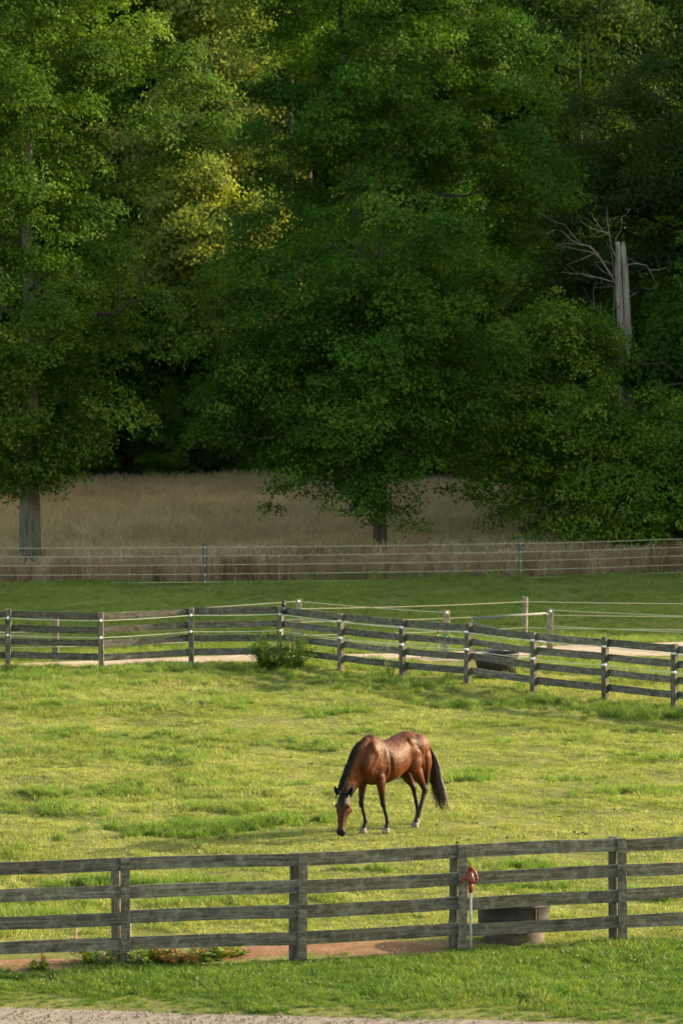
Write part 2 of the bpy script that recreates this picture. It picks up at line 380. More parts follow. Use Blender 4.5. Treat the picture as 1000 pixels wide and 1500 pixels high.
def band(X, line):   # inside a ribbon?
    px = [p[0] for p in line]; yc = np.interp(X[:, 0], px, [p[1] for p in line]); hw = np.interp(X[:, 0], px, [p[2] for p in line], left=0, right=0)
    return np.abs(X[:, 1]-yc) < hw
def pts_in(x0, x1, y0, y1, dens, wedge=True):
    n = int((x1-x0)*(y1-y0)*dens); P = np.stack([RNG.uniform(x0, x1, n), RNG.uniform(y0, y1, n)], 1)
    if wedge: P = P[np.abs(P[:, 0]) < P[:, 1]*.1 + 2.2]
    return P
def lift(P): return np.column_stack([P, gh(P[:, 0], P[:, 1])])

# short pasture turf, thinner on the worn patches
short = [blades('short_grass', M['pasture'], 46, .15, .02, .055, .009, .7, s) for s in range(4)]
mid = [blades('mid_grass', M['pasture'], 46, .14, .05, .12, .009, .6, 20+s) for s in range(3)]
tall = [blades('tuft_blades', M['tuft'], 70, .13, .10, .24, .010, .6, 30+s, 3) for s in range(4)]
P = pts_in(-11, 11, 44.2, 83, 42)
keep = ~band(P, DIRT[0]) | (RNG.random(len(P)) < .12+.7*(nz(P[:, 0]*1.5, P[:, 1]*2.5, 2.2, 88) > .35))
worn = nz(P[:, 0], P[:, 1], 2.4, 5) > .95
keep &= ~worn | (RNG.random(len(P)) < .35)
dp = ((P[:, 0]-5.4)/1.0)**2+((P[:, 1]-78.6)/.75)**2 < 1; dp2 = ((P[:, 0]+5.1)/1.3)**2+((P[:, 1]-78.9)/.35)**2 < 1
keep &= ~(dp | dp2)
P = P[keep]
tag(scatter('pasture_turf', lift(P), short, 'short grazed yellow green turf covering the horse paddock', 'grass'))
# longer grass in patches
P = pts_in(-11, 11, 45, 83, 34)
m = nz(P[:, 0]*.7, P[:, 1]*.8, 1.25, 6) + .5*nz(P[:, 0], P[:, 1], 3.3, 7)
lft = sm(2.0, -2.5, P[:, 0])*.75 + sm(66, 76, P[:, 1])*.35 + sm(2, 8, P[:, 0])*sm(60, 66, P[:, 1])*.25
clear = np.exp(-((P[:, 0]-2.2)/3.6)**2-((P[:, 1]-54)/3.4)**2)*1.5 + np.exp(-((P[:, 0]+1)/3.5)**2-((P[:, 1]-69)/4.5)**2)*.9
m2 = m + lft - clear
k = (m2 > .45); P2 = P[k]; s2 = np.clip(.7+.5*(m2[k]-.45), .6, 1.5)
tag(scatter('pasture_grass', lift(P2), mid, 'longer green grass in uneven patches over the paddock', 'grass', scl=s2))
# tufts: noise driven plus the clear ones of the photograph
m3 = m + lft*1.05 - clear*1.2 + .4*nz(P[:, 0], P[:, 1], 5., 17)
k = (m3 > 1.35) & (RNG.random(len(P)) < .7); T = [P[k]]; sc = [np.clip(.55+.35*(m3[k]-1.5), .5, 1.1)]
def tuft_group(px, py, wx, wy, n, s):
    x, y = at(px, py); q = np.stack([RNG.normal(x, wx/2, n), RNG.normal(y, wy/2, n)], 1); T.append(q); sc.append(np.full(n, s))
for a in [(300,1214,1.5,.5,75,.95),(255,1222,.9,.4,30,.8),(350,1210,.8,.4,30,.9),(414,1204,.7,.35,26,.8),(495,1046,.7,.6,18,.9),(335,1031,.9,.9,24,.8),(925,1160,.9,.5,34,.85),
          (655,1142,.8,.6,30,1.0),(840,1142,.7,.5,18,.6),(700,1130,.6,.5,12,.6),(215,1300,1.2,.35,44,.85),(150,1296,.7,.3,20,.8),(775,1270,.9,.4,36,.8),(755,1300,.8,.3,18,.7),(860,1310,1.4,.3,20,.6),(940,1312,1.0,.3,26,.8),
          (30,990,1.2,1.2,40,1.1),(200,985,1.5,.8,30,1.0),(330,983,1.4,.7,30,1.0),(530,995,1.5,1.2,40,1.0),(620,1005,1.6,1.0,36,1.0),(720,1030,1.5,1.2,40,1.0),(820,1030,1.6,1.0,40,1.0),(900,1045,1.6,1.3,50,1.0),(975,1050,1.2,1.0,40,1.0),
          (250,1110,1.4,.7,40,.8),(230,1080,1.2,.8,26,.8),(440,1092,1.0,.6,22,.75),(130,1160,1.6,.6,34,.8),(60,1190,1.4,.6,34,.8),(540,1072,.9,.6,16,.7),(890,1085,1.6,.9,30,.6),(760,1085,1.3,.8,20,.55),(975,1110,1.2,.8,24,.7),(95,1072,1.0,.7,20,.8),(370,1150,1.3,.5,28,.75),(540,1118,.5,.4,9,.6),(545,1272,.5,.15,10,.6),(440,1263,.5,.15,14,.6)]:
    tuft_group(*a)
T = np.concatenate(T); sc = np.concatenate(sc)
tag(scatter('pasture_tufts', lift(T), tall, 'lush darker grass tufts standing up out of the grazed paddock', 'grass', scl=sc, smin=.75, smax=1.25))
# verge before the front fence
lawn = [blades('verge_blades', M['lawn'], 55, .14, .05, .13, .010, .6, 50+s, 3) for s in range(4)]
P = pts_in(-6.5, 6.5, 37.6, 44.6, 85); edge = 40.35 - .145*(P[:, 0]+4) + .12*nz(P[:, 0], P[:, 1], 2.5, 44)
top = np.interp(P[:, 0], [-6, -4.3, -2.8, -.6, 1.4, 3.6, 6], [42.0, 42.3, 42.75, 43.15, 43.7, 44.6, 45.2])
top = top+.12*nz(P[:, 0], P[:, 1]*0, 3.1, 91); ok_ = (P[:, 1] > edge) & ((P[:, 1] < top) | ((P[:, 1] < top+.45) & (RNG.random(len(P)) < .16))); P = P[ok_]; top = top[ok_]
e = 40.35-.145*(P[:, 0]+4)
tag(scatter('verge_grass', lift(P), lawn, 'green verge grass between the gravel road and the front fence', 'grass', scl=.45+.5*sm(.2, 1.3, P[:, 1]-e)-.25*sm(.5, 0, top-P[:, 1])+.2*nz(P[:, 0], P[:, 1], 2.2, 31)))
cl = MB(); cl.ell((.01,0,.085), (.0075,.0075,.007), n=6, m=4)
clm = cl.mesh('clover_flower', M['clover'], True)
P = pts_in(-6, 6, 41.2, 44, 13); P = P[(nz(P[:, 0], P[:, 1], 1.2, 61) > -.35) & (P[:, 1] < 43.9+.2*P[:, 0])]
tag(scatter('clover_flowers', lift(P), [clm], 'tiny white clover blossoms dotted through the verge', 'flowers'))
# field beyond the far fence
fg = [blades('field_blades', M['far_grass'], 60, .22, .06, .16, .016, .6, 70+s) for s in range(4)]
P = pts_in(-14, 17, 82.2, 118, 22); P = P[P[:, 1] < np.interp(P[:, 0], [-14.6, -4.4, 5.9, 10.4, 17], [110.2, 110.6, 112.7, 114.6, 117])+.8]; keep = ~band(P, PATH) & ((P[:, 1] > 84.5) | (P[:, 0] > -1.5) | ~band(P, PATH))
P = P[keep]
fs = .85+.9*nz(P[:, 0], P[:, 1], .8, 41)*.5+.3*sm(104, 111, P[:, 1])
tag(scatter('field_grass', lift(P), fg, 'mown green field between the far board fence and the meadow', 'grass', scl=fs))
# meadow
hy = [stems('meadow_stalks', M['hay'], 22, .24, .5, 1.08, .009, 80+s) for s in range(5)]
hp = [stems('pink_stalks', M['hay_pink'], 22, .24, .5, 1.05, .010, 90+s) for s in range(4)]
gw = [blades('meadow_blades', M['far_grass'], 26, .2, .25, .6, .018, .4, 95+s, 3) for s in range(2)]
P = pts_in(-19, 19, 113, 157, 17); P = P[(np.abs(P[:, 0]) < P[:, 1]*.1+4) & (P[:, 1] > np.interp(P[:, 0], [-14.6, -4.4, 5.9, 10.4, 17], [110.2, 110.6, 112.7, 114.6, 117])+2.6)]
tag(scatter('meadow_grass', lift(P), hy, 'tall dry tan meadow grass in front of the wood', 'grass', scl=.9+.12*nz(P[:, 0], P[:, 1], .5, 77)))
P = pts_in(-16, 16, 110.6, 117, 30); fl_ = np.interp(P[:, 0], [-14.6, -4.4, 5.9, 10.4, 17], [110.2, 110.6, 112.7, 114.6, 117]); P = P[(P[:, 1] > fl_+.55+.35*nz(P[:, 0], P[:, 0]*0, 2.4, 92)) & (P[:, 1] < fl_+4.4)]
tag(scatter('pink_meadow_grass', lift(P), hp, 'pinkish seeding grass along the wire fence', 'grass', scl=.88+.16*nz(P[:, 0], P[:, 1], .9, 78)))
P = pts_in(-17, 17, 111.4, 155, 4.); P = P[(nz(P[:, 0], P[:, 1], .6, 79) + .9*(P[:, 1] < 112.4) > .45)]
tag(scatter('meadow_weeds', lift(P), gw, 'green weedy growth mixed into the dry meadow', 'grass'))
# clods in the paddock, gravel on the road
cd = MB(); cd.ell((0,0,.012), (.035,.03,.02), n=7, m=4)
P = np.array([at(*q) for q in [(39,1266),(42,1267),(822,1195),(640,1213),(700,1207),(675,1232),(322,1334),(330,1337),(345,1330),(760,1226),(842,1222),(856,1224),(848,1226),(862,1225),(525,1315),(60,1345),(905,1190),(330,1010),(650,1150),(455,1120),(700,1180),(720,1215)]])
P = np.concatenate([P, P+RNG.normal(0, .05, P.shape), P+RNG.normal(0, .08, P.shape)]); Q = pts_in(-7, 8, 45, 75, .25)
tag(scatter('clods', lift(np.concatenate([P, Q]))+np.array([0,0,.012]), [cd.mesh('clod', M['dung'])], 'small dark clods scattered on the grazed turf', 'clods', .35, .9))
gv = MB(); gv.ell((0,0,.008), (.014,.012,.009), n=6, m=4)
P = pts_in(-6, 6, 36.5, 40.7, 140); e = 40.3-.145*(P[:, 0]+4); P = P[P[:, 1] < e+.1*RNG.normal(size=len(P))]
tag(scatter('road_gravel', lift(P)+np.array([0,0,.02]), [gv.mesh('gravel_stone', M['gravel'])], 'loose pale gravel on the road in the foreground', 'gravel', .5, 1.5))

# ------------------------------------------------------------------ board fences
def board_mesh(name, L, h, t, seed, mat):
    r = random.Random(seed); n = 7; v = []; bow = r.uniform(-.012, .012)
    for i in range(n+1):
        x = -L/2+L*i/n; u = i/n; z = bow*math.sin(math.pi*u); a = r.uniform(-.004, .004); c = r.uniform(-.004, .004); y = .006*math.sin(3*u+seed)
        v += [(x, y-t/2, z-h/2+a), (x, y+t/2, z-h/2+a), (x, y+t/2, z+h/2+c), (x, y-t/2, z+h/2+c)]
    f = [(0,1,2,3), (n*4+3, n*4+2, n*4+1, n*4)]
    for i in range(n):
        for k in range(4): f.append((i*4+k, (i+1)*4+k, (i+1)*4+(k+1)%4, i*4+(k+1)%4))
    return mesh_np(name, v, f, mat)
def post_mesh(name, w, d, h, seed, mat, rnd=False):
    m = MB(); r = random.Random(seed); sides = 10 if rnd else 4
    V = []; Z = [-.3, .1, .5, .9, h-.01, h]
    for i, z in enumerate(Z):
        k = .93 if i == len(Z)-1 else 1
        for j in range(8 if not rnd else 12):
            if rnd: a = 2*math.pi*j/12; p = (math.cos(a)*w/2, math.sin(a)*d/2)
            else: p = [(-1,-.85),(-.85,-1),(.85,-1),(1,-.85),(1,.85),(.85,1),(-.85,1),(-1,.85)][j]; p = (p[0]*w/2, p[1]*d/2)
            V.append((p[0]*k+.006*math.sin(z*3+seed), p[1]*k, z+(r.uniform(-.006, .006) if i > 3 else 0)))
    nn = 12 if rnd else 8
    f = [(i*nn+j, i*nn+(j+1)%nn, (i+1)*nn+(j+1)%nn, (i+1)*nn+j) for i in range(len(Z)-1) for j in range(nn)]
    f.append(tuple((len(Z)-1)*nn+j for j in range(nn)))
    m.add(V, f); return m.mesh(name, mat)

BOARDS = [board_mesh('board', 1.0, .165, .026, s, M['board']) for s in range(8)]
def board(parent, a, c, zc, off, idx, h=1., ext=0):
    """board from a to c (xy), centre height zc, offset along the normal"""
    a = Vector(a); c = Vector(c); d = (c-a); L = d.length; u = d/L; nrm = Vector((u.y, -u.x)); mid_ = (a+c)/2 + nrm*off
    dz = float(gh(*c)-gh(*a)); o = link('board', BOARDS[idx % 8], parent)
    o.location = (mid_.x, mid_.y, zc + float(gh(*a)+gh(*c))/2)
    o.rotation_euler = (random.uniform(-.02, .02), -math.atan2(dz, L)+random.uniform(-.0045, .0045), math.atan2(u.y, u.x)+(math.pi if idx % 3 == 1 else 0)); 
    if idx % 3 == 1: o.rotation_euler[1] *= -1
    o.scale = (L+ext, 1, h*random.uniform(.96, 1.04)); return o

ff = thing('board_fence', 'weathered grey four board fence crossing the foreground before the horse', 'fence')
FP = [(-7.2, 42.05), (-5.02, 42.45), (-2.84, 42.92), (-.60, 43.32), (1.46, 44.02), (3.58, 44.64), (5.75, 45.3)]
PM = [post_mesh('post', .145, .13, 1.36, s, M['post'], True) for s in range(3)]
BM = [post_mesh('batten', .118, .03, 1.20, s+5, M['board']) for s in range(3)]
for i, (x, y) in enumerate(FP):
    zt = [1.37, 1.37, 1.36, 1.385, 1.385, 1.40, 1.40][i]
    o = link('post', PM[i % 3], ff, G(x, y)); o.scale = (1, 1, zt/1.37); o.rotation_euler = (0, random.uniform(-.012, .012), .25+i)
    if i: o.rotation_euler[1] = .015 if i == 2 else o.rotation_euler[1]
    nrm = Vector((.26, -.966))
    o = link('batten', BM[i % 3], ff, G(x+.075+nrm.x*.117, y+.02+nrm.y*.117, .185 if i != 9 else .2)); o.rotation_euler = (0, random.uniform(-.01, .01)+(.012 if i == 2 else 0), .26)
k = 0
for i in range(len(FP)-1):
    a, c = FP[i], FP[i+1]; a = (a[0]+.072, a[1]+.02); c = (c[0]+.072, c[1]+.02)
    for j, zc in enumerate((.285, .62, .955, 1.295)):
        board(ff, a, c, zc+random.uniform(-.012, .012), .083, k+j*3+i, 1, -.012); k += 1

fb = thing('board_fence', 'weathered grey four board fence with white wires turning a corner behind the horse', 'fence')
LP = [(-12.6, 82.2), (-10.3, 82.3), (-8.07, 82.5), (-5.8, 82.2), (-3.68, 83.4), (-1.50, 83.75)]
RP = [(-1.50, 83.75), (-.016, 81.9), (1.44, 80.2), (2.91, 78.7), (4.35, 77.1), (5.84, 75.4), (7.2, 73.55), (8.7, 71.8), (10.2, 70.0)]
PM2 = [post_mesh('post', .13, .13, 1.40, s+20, M['post']) for s in range(3)]
allp = LP + RP[1:]
for i, (x, y) in enumerate(allp):
    u = .0 if i < 6 else -.83
    o = link('post', PM2[i % 3], fb, G(x, y)); o.rotation_euler = (random.uniform(-.01, .01), random.uniform(-.012, .012), u if i != 5 else -.4)
    o.scale = (1, 1, random.uniform(.985, 1.02))
k = 3
for seg in (LP, RP):
    for i in range(len(seg)-1):
        for j, zc in enumerate((.30, .63, .965, 1.29)):
            board(fb, seg[i], seg[i+1], zc+random.uniform(-.012, .012), -.082, k+j*3, .98, -.012 if i or seg is LP else -.05); k += 1
ins = MB(); ins.tube([(0,.03,0),(0,-.045,0)], [.03,.022], 8); ins.ell((0,-.05,0), (.032,.024,.036), n=8, m=6)
insm = ins.mesh('insulator', M['insul'], True)
def wire(parent, pts, rad, mat, sag=.015, name='wire'):
    q = []
    for a, c in zip(pts[:-1], pts[1:]):
        a = Vector(a); c = Vector(c)
        for t in np.linspace(0, 1, 7)[:-1]: q.append(a.lerp(c, t)-Vector((0,0,sag*4*t*(1-t))))
    q.append(Vector(pts[-1])); m = MB(); m.tube(q, rad, 5); return m.build(name, mat, parent)
for zc in (1.21, .80):
    w_ = []
    for i, (x, y) in enumerate(allp):
        nx, ny = (0, -1) if i < 5 else ((-.25, -.97) if i == 5 else (-.72, -.69))
        zz = zc + (random.uniform(-.007, .007)); q = G(x+nx*.11, y+ny*.11, zz); w_.append(q)
        o = link('insulator', insm, fb, G(x+nx*.06, y+ny*.06, zz)); o.rotation_euler[2] = math.atan2(nx, -ny)*-1
    wire(fb, w_, .0085, M['wire'])
m = MB(); m.tube([(0,0,0),(0,0,.12)], [.05,.045], 10); m.ell((0,0,.15), (.035,.035,.04), n=10, m=6); m.tube([(-.08,0,-.12),(.08,0,-.12)], .03, 8); m.tube([(0,-.06,-.2),(0,-.06,.02)], .03, 8)
m.build('charger', M['black'], fb, True, G(-1.42, 83.66, 1.38))

# wire fences behind
fc = thing('wire_fence', 'rope fence on short pale posts beside the pale path', 'fence')
BP = [(-13.5, 83.8, 1.15), (-7.1, 84.6, 1.13), (-1.09, 86.7, 1.35), (2.62, 84.9, 1.20)]
BP2 = [(5.24, 85.6, 1.18), (12.5, 82.0, 1.2)]
PM3 = post_mesh('post', .15, .13, 1.0, 41, M['post_light'])
for x, y, h in BP+BP2:
    o = link('post', PM3, fc, G(x, y)); o.scale[2] = h; o.rotation_euler[2] = random.uniform(-.1, .1)
for zc in (.96, .62, .28):
    wire(fc, [G(x, y-.085, zc*h) for x, y, h in BP], .011, M['wire_far'], .02)
    wire(fc, [G(x, y-.085, (zc+.02)*h) for x, y, h in BP2], .011, M['wire_far'], .03)
for x, y, h in BP[1:]+BP2[:1]:
    o = link('insulator', insm, fc, G(x, y-.06, .96*h))
fd = thing('wire_fence', 'rope fence on one taller pale post crossing the middle of the field', 'fence')
DPs = [(-1.0, 86.75, 0), (4.78, 88.9, 1.22), (16, 88.2, 1.25)]
for x, y, h in DPs[1:]:
    o = link('post', post_mesh('post', .15, .14, 1.0, 43, M['post_light'], True), fd, G(x, y)); o.scale[2] = h
for zc in (1.10, .76, .42):
    wire(fd, [G(x, y-.09, zc) for x, y, h in DPs], .010, M['wire_far'], .03)
fe = thing('wire_fence', 'five strand white wire fence along the edge of the tall dry grass', 'fence')
EP = [(-14.6, 110.2, 1.36), (-4.42, 110.6, 1.34), (5.92, 112.7, 1.38), (10.4, 114.6, 1.2), (17, 117, 1.4)]
PM4 = post_mesh('post', .16, .16, 1.0, 47, M['post'], True)
for x, y, h in EP:
    o = link('post', PM4, fe, G(x, y)); o.scale = (1, 1, h) if h > 1.3 else (.6, .6, h)
    for zc in (.10, .32, .64, .94, 1.22):
        if h > 1.3: link('insulator', insm, fe, G(x, y-.06, zc)).scale = (.7,.7,.7)
for zc in (.10, .36, .66, .95, 1.23):
    wire(fe, [G(x, y-.1, zc) for x, y, h in EP], .0115, M['wire_far'], .02)
# gate
gt = thing('tube_gate', 'grey tubular gate with diagonal brace beside the path', 'gate')
g0, g1 = Vector((2.95+.28, 84.5)), Vector((5.10, 85.2))
def gp(t, z): q = g0.lerp(g1, t); return (q.x, q.y, z)
for nm, a, c in (('top_rail', gp(0,1.03), gp(1,1.10)), ('brace', gp(0,.92), gp(1,.36)), ('bottom_rail', gp(0,.22), gp(1,.26)), ('stile', gp(0,.2), gp(0,1.05)), ('hinge', gp(.97,1.08), gp(1.03,1.08))):
    m = MB(); m.tube([a, c], .032 if 'stile' not in nm else .018, 8); m.build(nm, M['gate'], gt, True)

# ------------------------------------------------------------------ water tanks
t1 = thing('water_tank', 'round black two tier water tank behind the foreground fence', 'water tank', (2.27, 44.73, 0))
m = MB(); m.lathe([(.385,-.02),(.40,.03),(.405,.12),(.40,.20),(.385,.225),(0,.225)], n=48); m.build('base_tub', M['rubber_dusty'], t1, True)
m = MB(); m.lathe([(0,.228),(.41,.228),(.44,.235),(.468,.27),(.475,.40),(.478,.54),(.490,.555),(.490,.585),(.474,.592),(.455,.588),(.452,.50),(.452,.46)], n=48); m.build('upper_tub', M['rubber'], t1, True)
m = MB(); m.lathe([(.4515,.53),(0,.53)], n=48); m.build('water_surface', M['water'], t1, True)
for a in (-62, -28): 
    m = MB(); q = R(a); m.box((.484*math.sin(-q*-1)*1, -.484*math.cos(q), .41), (.02,.02,.28), Matrix.Rotation(q, 3, 'Z')); m.build('rib', M['rubber_dusty'] if a == -28 else M['black'], t1).rotation_euler[2] = R(62 if a == -28 else 100)
t1.scale = (1.0, 1.0, .89)
t2 = thing('water_tank', 'round black rubber tank standing behind the far board fence', 'water tank', (3.66, 80.4, 0))
m = MB(); m.lathe([(.40,.14),(.46,.18),(.50,.34),(.515,.50),(.535,.515),(.535,.55),(.515,.555),(.495,.55),(.48,.40)], n=48); m.build('tub', M['rubber'], t2, True)
m = MB(); m.lathe([(.488,.50),(0,.50)], n=48); m.build('water_surface', M['water'], t2, True)
for a in (20, 110, 200, 290):
    m = MB(); m.box((.40*math.cos(R(a)), .40*math.sin(R(a)), .08), (.13,.13,.20), Matrix.Rotation(R(a), 3, 'Z')); m.build('foot', M['rubber_dusty'], t2)

# ------------------------------------------------------------------ yard hydrants
def hydrant(label, x, y, s=1.):
    t = thing('yard_hydrant', label, 'hydrant', G(x, y))
    m = MB(); m.tube([(0,0,-.1),(0,0,.84)], .019, 10); m.build('pipe', M['galv'], t, True)
    hd = MB(); hd.tube([(0,0,.78),(0,0,.83),(0,0,.86),(0,0,.92)], [.026,.034,.034,.030], 10)
    hd.tube([(0,0,.90),(0,0,.95),(0,0,1.0),(-.01,0,1.06)], [.040,.052,.036,.028], 10)
    hd.tube([(0,0,.95),(-.06,-.01,.975),(-.10,-.012,.975),(-.115,-.012,.955),(-.118,-.012,.90)], [.030,.024,.022,.022,.026], 8)
    head = hd.build('valve_head', M['red'], t, True)
    m = MB(); m.tube([(-.03,0,1.02),(-.025,0,1.09),(-.005,0,1.125),(.02,0,1.10),(.015,0,1.03)], [.016,.018,.02,.018,.014], 8)
    m.tube([(-.006,0,1.0),(-.006,0,1.10)], .012, 6); m.build('lever_arm', M['red'], t, True)
    m = MB(); m.tube([(.0,-.02,1.11),(.04,-.02,1.075),(.075,-.02,1.02),(.088,-.02,.96),(.075,-.02,.915),(.04,-.02,.90),(.03,-.02,.93)], [.012,.013,.013,.013,.012,.011,.01], 8); m.build('handle', M['red'], t, True)
    t.scale = (s, s, s); return t
h1 = hydrant('red headed yard hydrant on a galvanised pipe before the front fence', 1.668, 43.85, 1.0)
h2 = hydrant('red yard hydrant beside the pale post by the far path', 2.40, 84.7, .82)
m = MB(); q = [(2.44+.10*math.sin(t*.9), 84.62-.02*t/6, .62-.06*t+(.01*math.sin(t*3))) for t in np.linspace(0, 9, 30)]
m.tube([(2.50,84.6,.62)]+[(2.62+.09*math.cos(t), 84.74, .50+.10*math.sin(t)) for t in np.linspace(0, 12, 40)], .016, 6)
m.tube([(2.60,84.74,.56),(2.64,84.74,.3),(2.60,84.7,.03)], .016, 6)
tag(m.build('garden_hose', M['hose'], None, True), 'green garden hose coiled on the pale post', 'hose')
m = MB(); m.tube([(2.36,84.68,.55),(2.2,84.66,.45),(2.05,84.64,.25),(1.98,84.62,.02)], .010, 5); tag(m.build('garden_hose', M['black'], None, True), 'thin dark hose drooping from the far hydrant to the ground', 'hose')
m = MB(); m.ell((0,0,.06), (.15,.10,.09), n=9, m=5); m.ell((.08,-.03,.14), (.07,.06,.07), n=8, m=5)
tag(m.build('lump', M['lump'], None, False, G(5.16, 85.3)), 'brown stone lying at the foot of the pale gate post', 'lump')  # stands in for a brown object of unknown kind

# ------------------------------------------------------------------ the horse
O = Vector((.75, 54.88, 0)); HX = Vector((-.63, -.777, 0)).normalized(); HY = Vector((-HX.y, HX.x, 0))
rz = math.atan2(HX.y, HX.x)
horse = thing('horse', 'brown bay horse with black mane grazing in the middle of the paddock', 'horse', (O.x, O.y, float(gh(O.x, O.y))), rz)
hm = MB()
def loft(mb, secs, n=20, pw=1.0):
    """secs: (centre, sidevec, upvec, half width, half height)"""
    v = []
    for c, s_, u, w, h in secs:
        for k in range(n):
            t = 2*math.pi*k/n; v.append(Vector(c)+Vector(s_)*(w*math.cos(t))+Vector(u)*(h*math.sin(t)))
    f = [(i*n+k, i*n+(k+1)%n, (i+1)*n+(k+1)%n, (i+1)*n+k) for i in range(len(secs)-1) for k in range(n)]
    f += [tuple(range(n))[::-1], tuple((len(secs)-1)*n+k for k in range(n))]
    mb.add(v, f)
def cs(pts, m=4):   # catmull-rom resample of tuples
    P = [pts[0]]+list(pts)+[pts[-1]]; out = []
    for i in range(1, len(P)-2):
        for k in range(m):
            t = k/m; out.append(tuple(.5*((2*b_)+(-a+c)*t+(2*a-5*b_+4*c-d)*t*t+(-a+3*b_-3*c+d)*t**3) for a, b_, c, d in zip(P[i-1], P[i], P[i+1], P[i+2])))
    out.append(tuple(pts[-1])); return out
trunk = [(-.90,1.30,1.12,.07),(-.86,1.40,1.02,.17),(-.76,1.49,.97,.245),(-.62,1.555,.95,.285),(-.46,1.575,.93,.285),(-.30,1.545,.89,.265),(-.12,1.50,.83,.295),(.06,1.475,.785,.315),
         (.22,1.50,.77,.29),(.36,1.575,.775,.245),(.48,1.60,.79,.225),(.58,1.54,.84,.21),(.68,1.43,.90,.18),(.76,1.31,.98,.13),(.80,1.22,1.06,.07)]
loft(hm, [((x,0,(t+b_)/2),(0,1,0),(0,0,1),w,(t-b_)/2) for x, t, b_, w in cs(trunk)], 24)
# neck, bending down to the head
nk = [(.44,.00,1.30,.33,.135,-50),(.58,-.01,1.22,.30,.135,-42),(.70,-.03,1.09,.245,.115,-32),(.81,-.055,.95,.20,.095,-24),(.91,-.075,.80,.16,.088,-16),(.985,-.085,.675,.125,.080,-14)]
def nrmn(v): return Vector(v).normalized()
sec = []
NK = cs(nk, 4)
for i, (x, y, z, d, w, _) in enumerate(NK):
    a = Vector(NK[max(i-1,0)][:3]); c = Vector(NK[min(i+1,len(NK)-1)][:3]); ax = (c-a).normalized(); side = Vector((0,1,0)); up = ax.cross(side).normalized()*-1
    if up.z < 0 and up.x < 0: up = -up
    sec.append(((x,y,z), side, up, w, d))
loft(hm, sec, 20)
# head
poll = Vector((1.01,-.085,.665)); muz = Vector((1.17,-.025,.045)); ax = (muz-poll).normalized()
fd_ = Vector((.90,.42,0)); fd_ = (fd_-ax*fd_.dot(ax)).normalized(); sd = ax.cross(fd_).normalized()
HL = (muz-poll).length
hs = [(-.06,.0,.068,.080),(.05,.01,.092,.110),(.16,.0,.112,.140),(.28,-.005,.122,.152),(.40,-.005,.110,.140),(.52,.008,.088,.112),(.66,.016,.070,.090),(.78,.016,.064,.078),(.88,.010,.073,.076),(.95,.0,.072,.070),(1.0,-.01,.052,.05)]
loft(hm, [(poll+ax*(t*HL)+fd_*o_, sd, fd_, w, d) for t, o_, w, d in cs(hs, 3)], 18)
def hp_(t, f_, s_): return poll+ax*(t*HL)+fd_*f_+sd*s_
for s_ in (-1, 1):
    hm.ell(hp_(.27,.078,.085*s_), (.038,.038,.040), n=10, m=6)      # brow
    hm.ell(hp_(.32,-.06,.065*s_), (.035,.085,.085), n=10, m=6)      # jowl
    hm.ell(hp_(.90,.040,.048*s_), (.022,.03,.032), n=8, m=6)        # nostril rim
hm.ell(hp_(.97,-.03,0), (.04,.045,.035), n=10, m=6)
def capsule(p, q, r0, r1, n=12, flat=1.):
    hm.tube([Vector(p).lerp(Vector(q), t) for t in (0,.33,.66,1)], [r0+(r1-r0)*t for t in (0,.33,.66,1)], n)
    hm.ell(p, (r0,)*3, n=n, m=8); hm.ell(q, (r1,)*3, n=n, m=8)
def rotY(deg): return Matrix.Rotation(R(deg), 3, 'Y')
# shoulder and muscles
for s_ in (-1, 1):
    hm.ell((.47,.135*s_,1.24), (.13,.095,.27), rotY(24), 16, 12)
    hm.ell((.58,.115*s_,1.10), (.13,.085,.16), rotY(-20), 14, 10)
    hm.ell((.38,.155*s_,1.10), (.15,.085,.18), rotY(-20), 16, 10)   # triceps
    hm.ell((.42,.155*s_,.95), (.085,.07,.11), rotY(8), 12, 8)
    hm.ell((-.60,.165*s_,1.30), (.25,.13,.22), rotY(15), 16, 12)      # croup
    hm.ell((-.72,.155*s_,1.12), (.17,.125,.26), rotY(12), 16, 12)     # buttock
    hm.ell((-.47,.175*s_,1.08), (.15,.115,.20), rotY(-18), 16, 12)    # thigh
    hm.ell((-.38,.17*s_,1.39), (.13,.085,.11), rotY(-20), 12, 8)          # hip point
    hm.ell((.56,.07*s_,.98), (.10,.085,.12), None, 12, 8)             # pectoral
legs = []
def fore(s_, elb, knee, fet, hoof):
    e, k_, f_, h = map(Vector, (elb, knee, fet, hoof))
    hm.tube([e, e.lerp(k_,.25), e.lerp(k_,.55), e.lerp(k_,.85), k_], [.085,.080,.062,.046,.048], 14)
    hm.ell(e.lerp(k_,.18)+Vector((.01,.01*s_,0)), (.082,.068,.15), None, 12, 8)
    hm.ell(k_, (.052,.048,.062), None, 12, 8)
    hm.tube([k_, k_.lerp(f_,.25), k_.lerp(f_,.8), f_], [.044,.032,.031,.038], 12); hm.tube([k_+Vector((-.022,0,-.04)), f_+Vector((-.028,0,.02))], [.016,.018], 8)
    hm.ell(f_, (.044,.040,.045), None, 12, 8); t = h+Vector((-.012,0,.05))
    hm.tube([f_, f_.lerp(t,.5), t], [.036,.033,.046], 12); legs.append((h, f_))
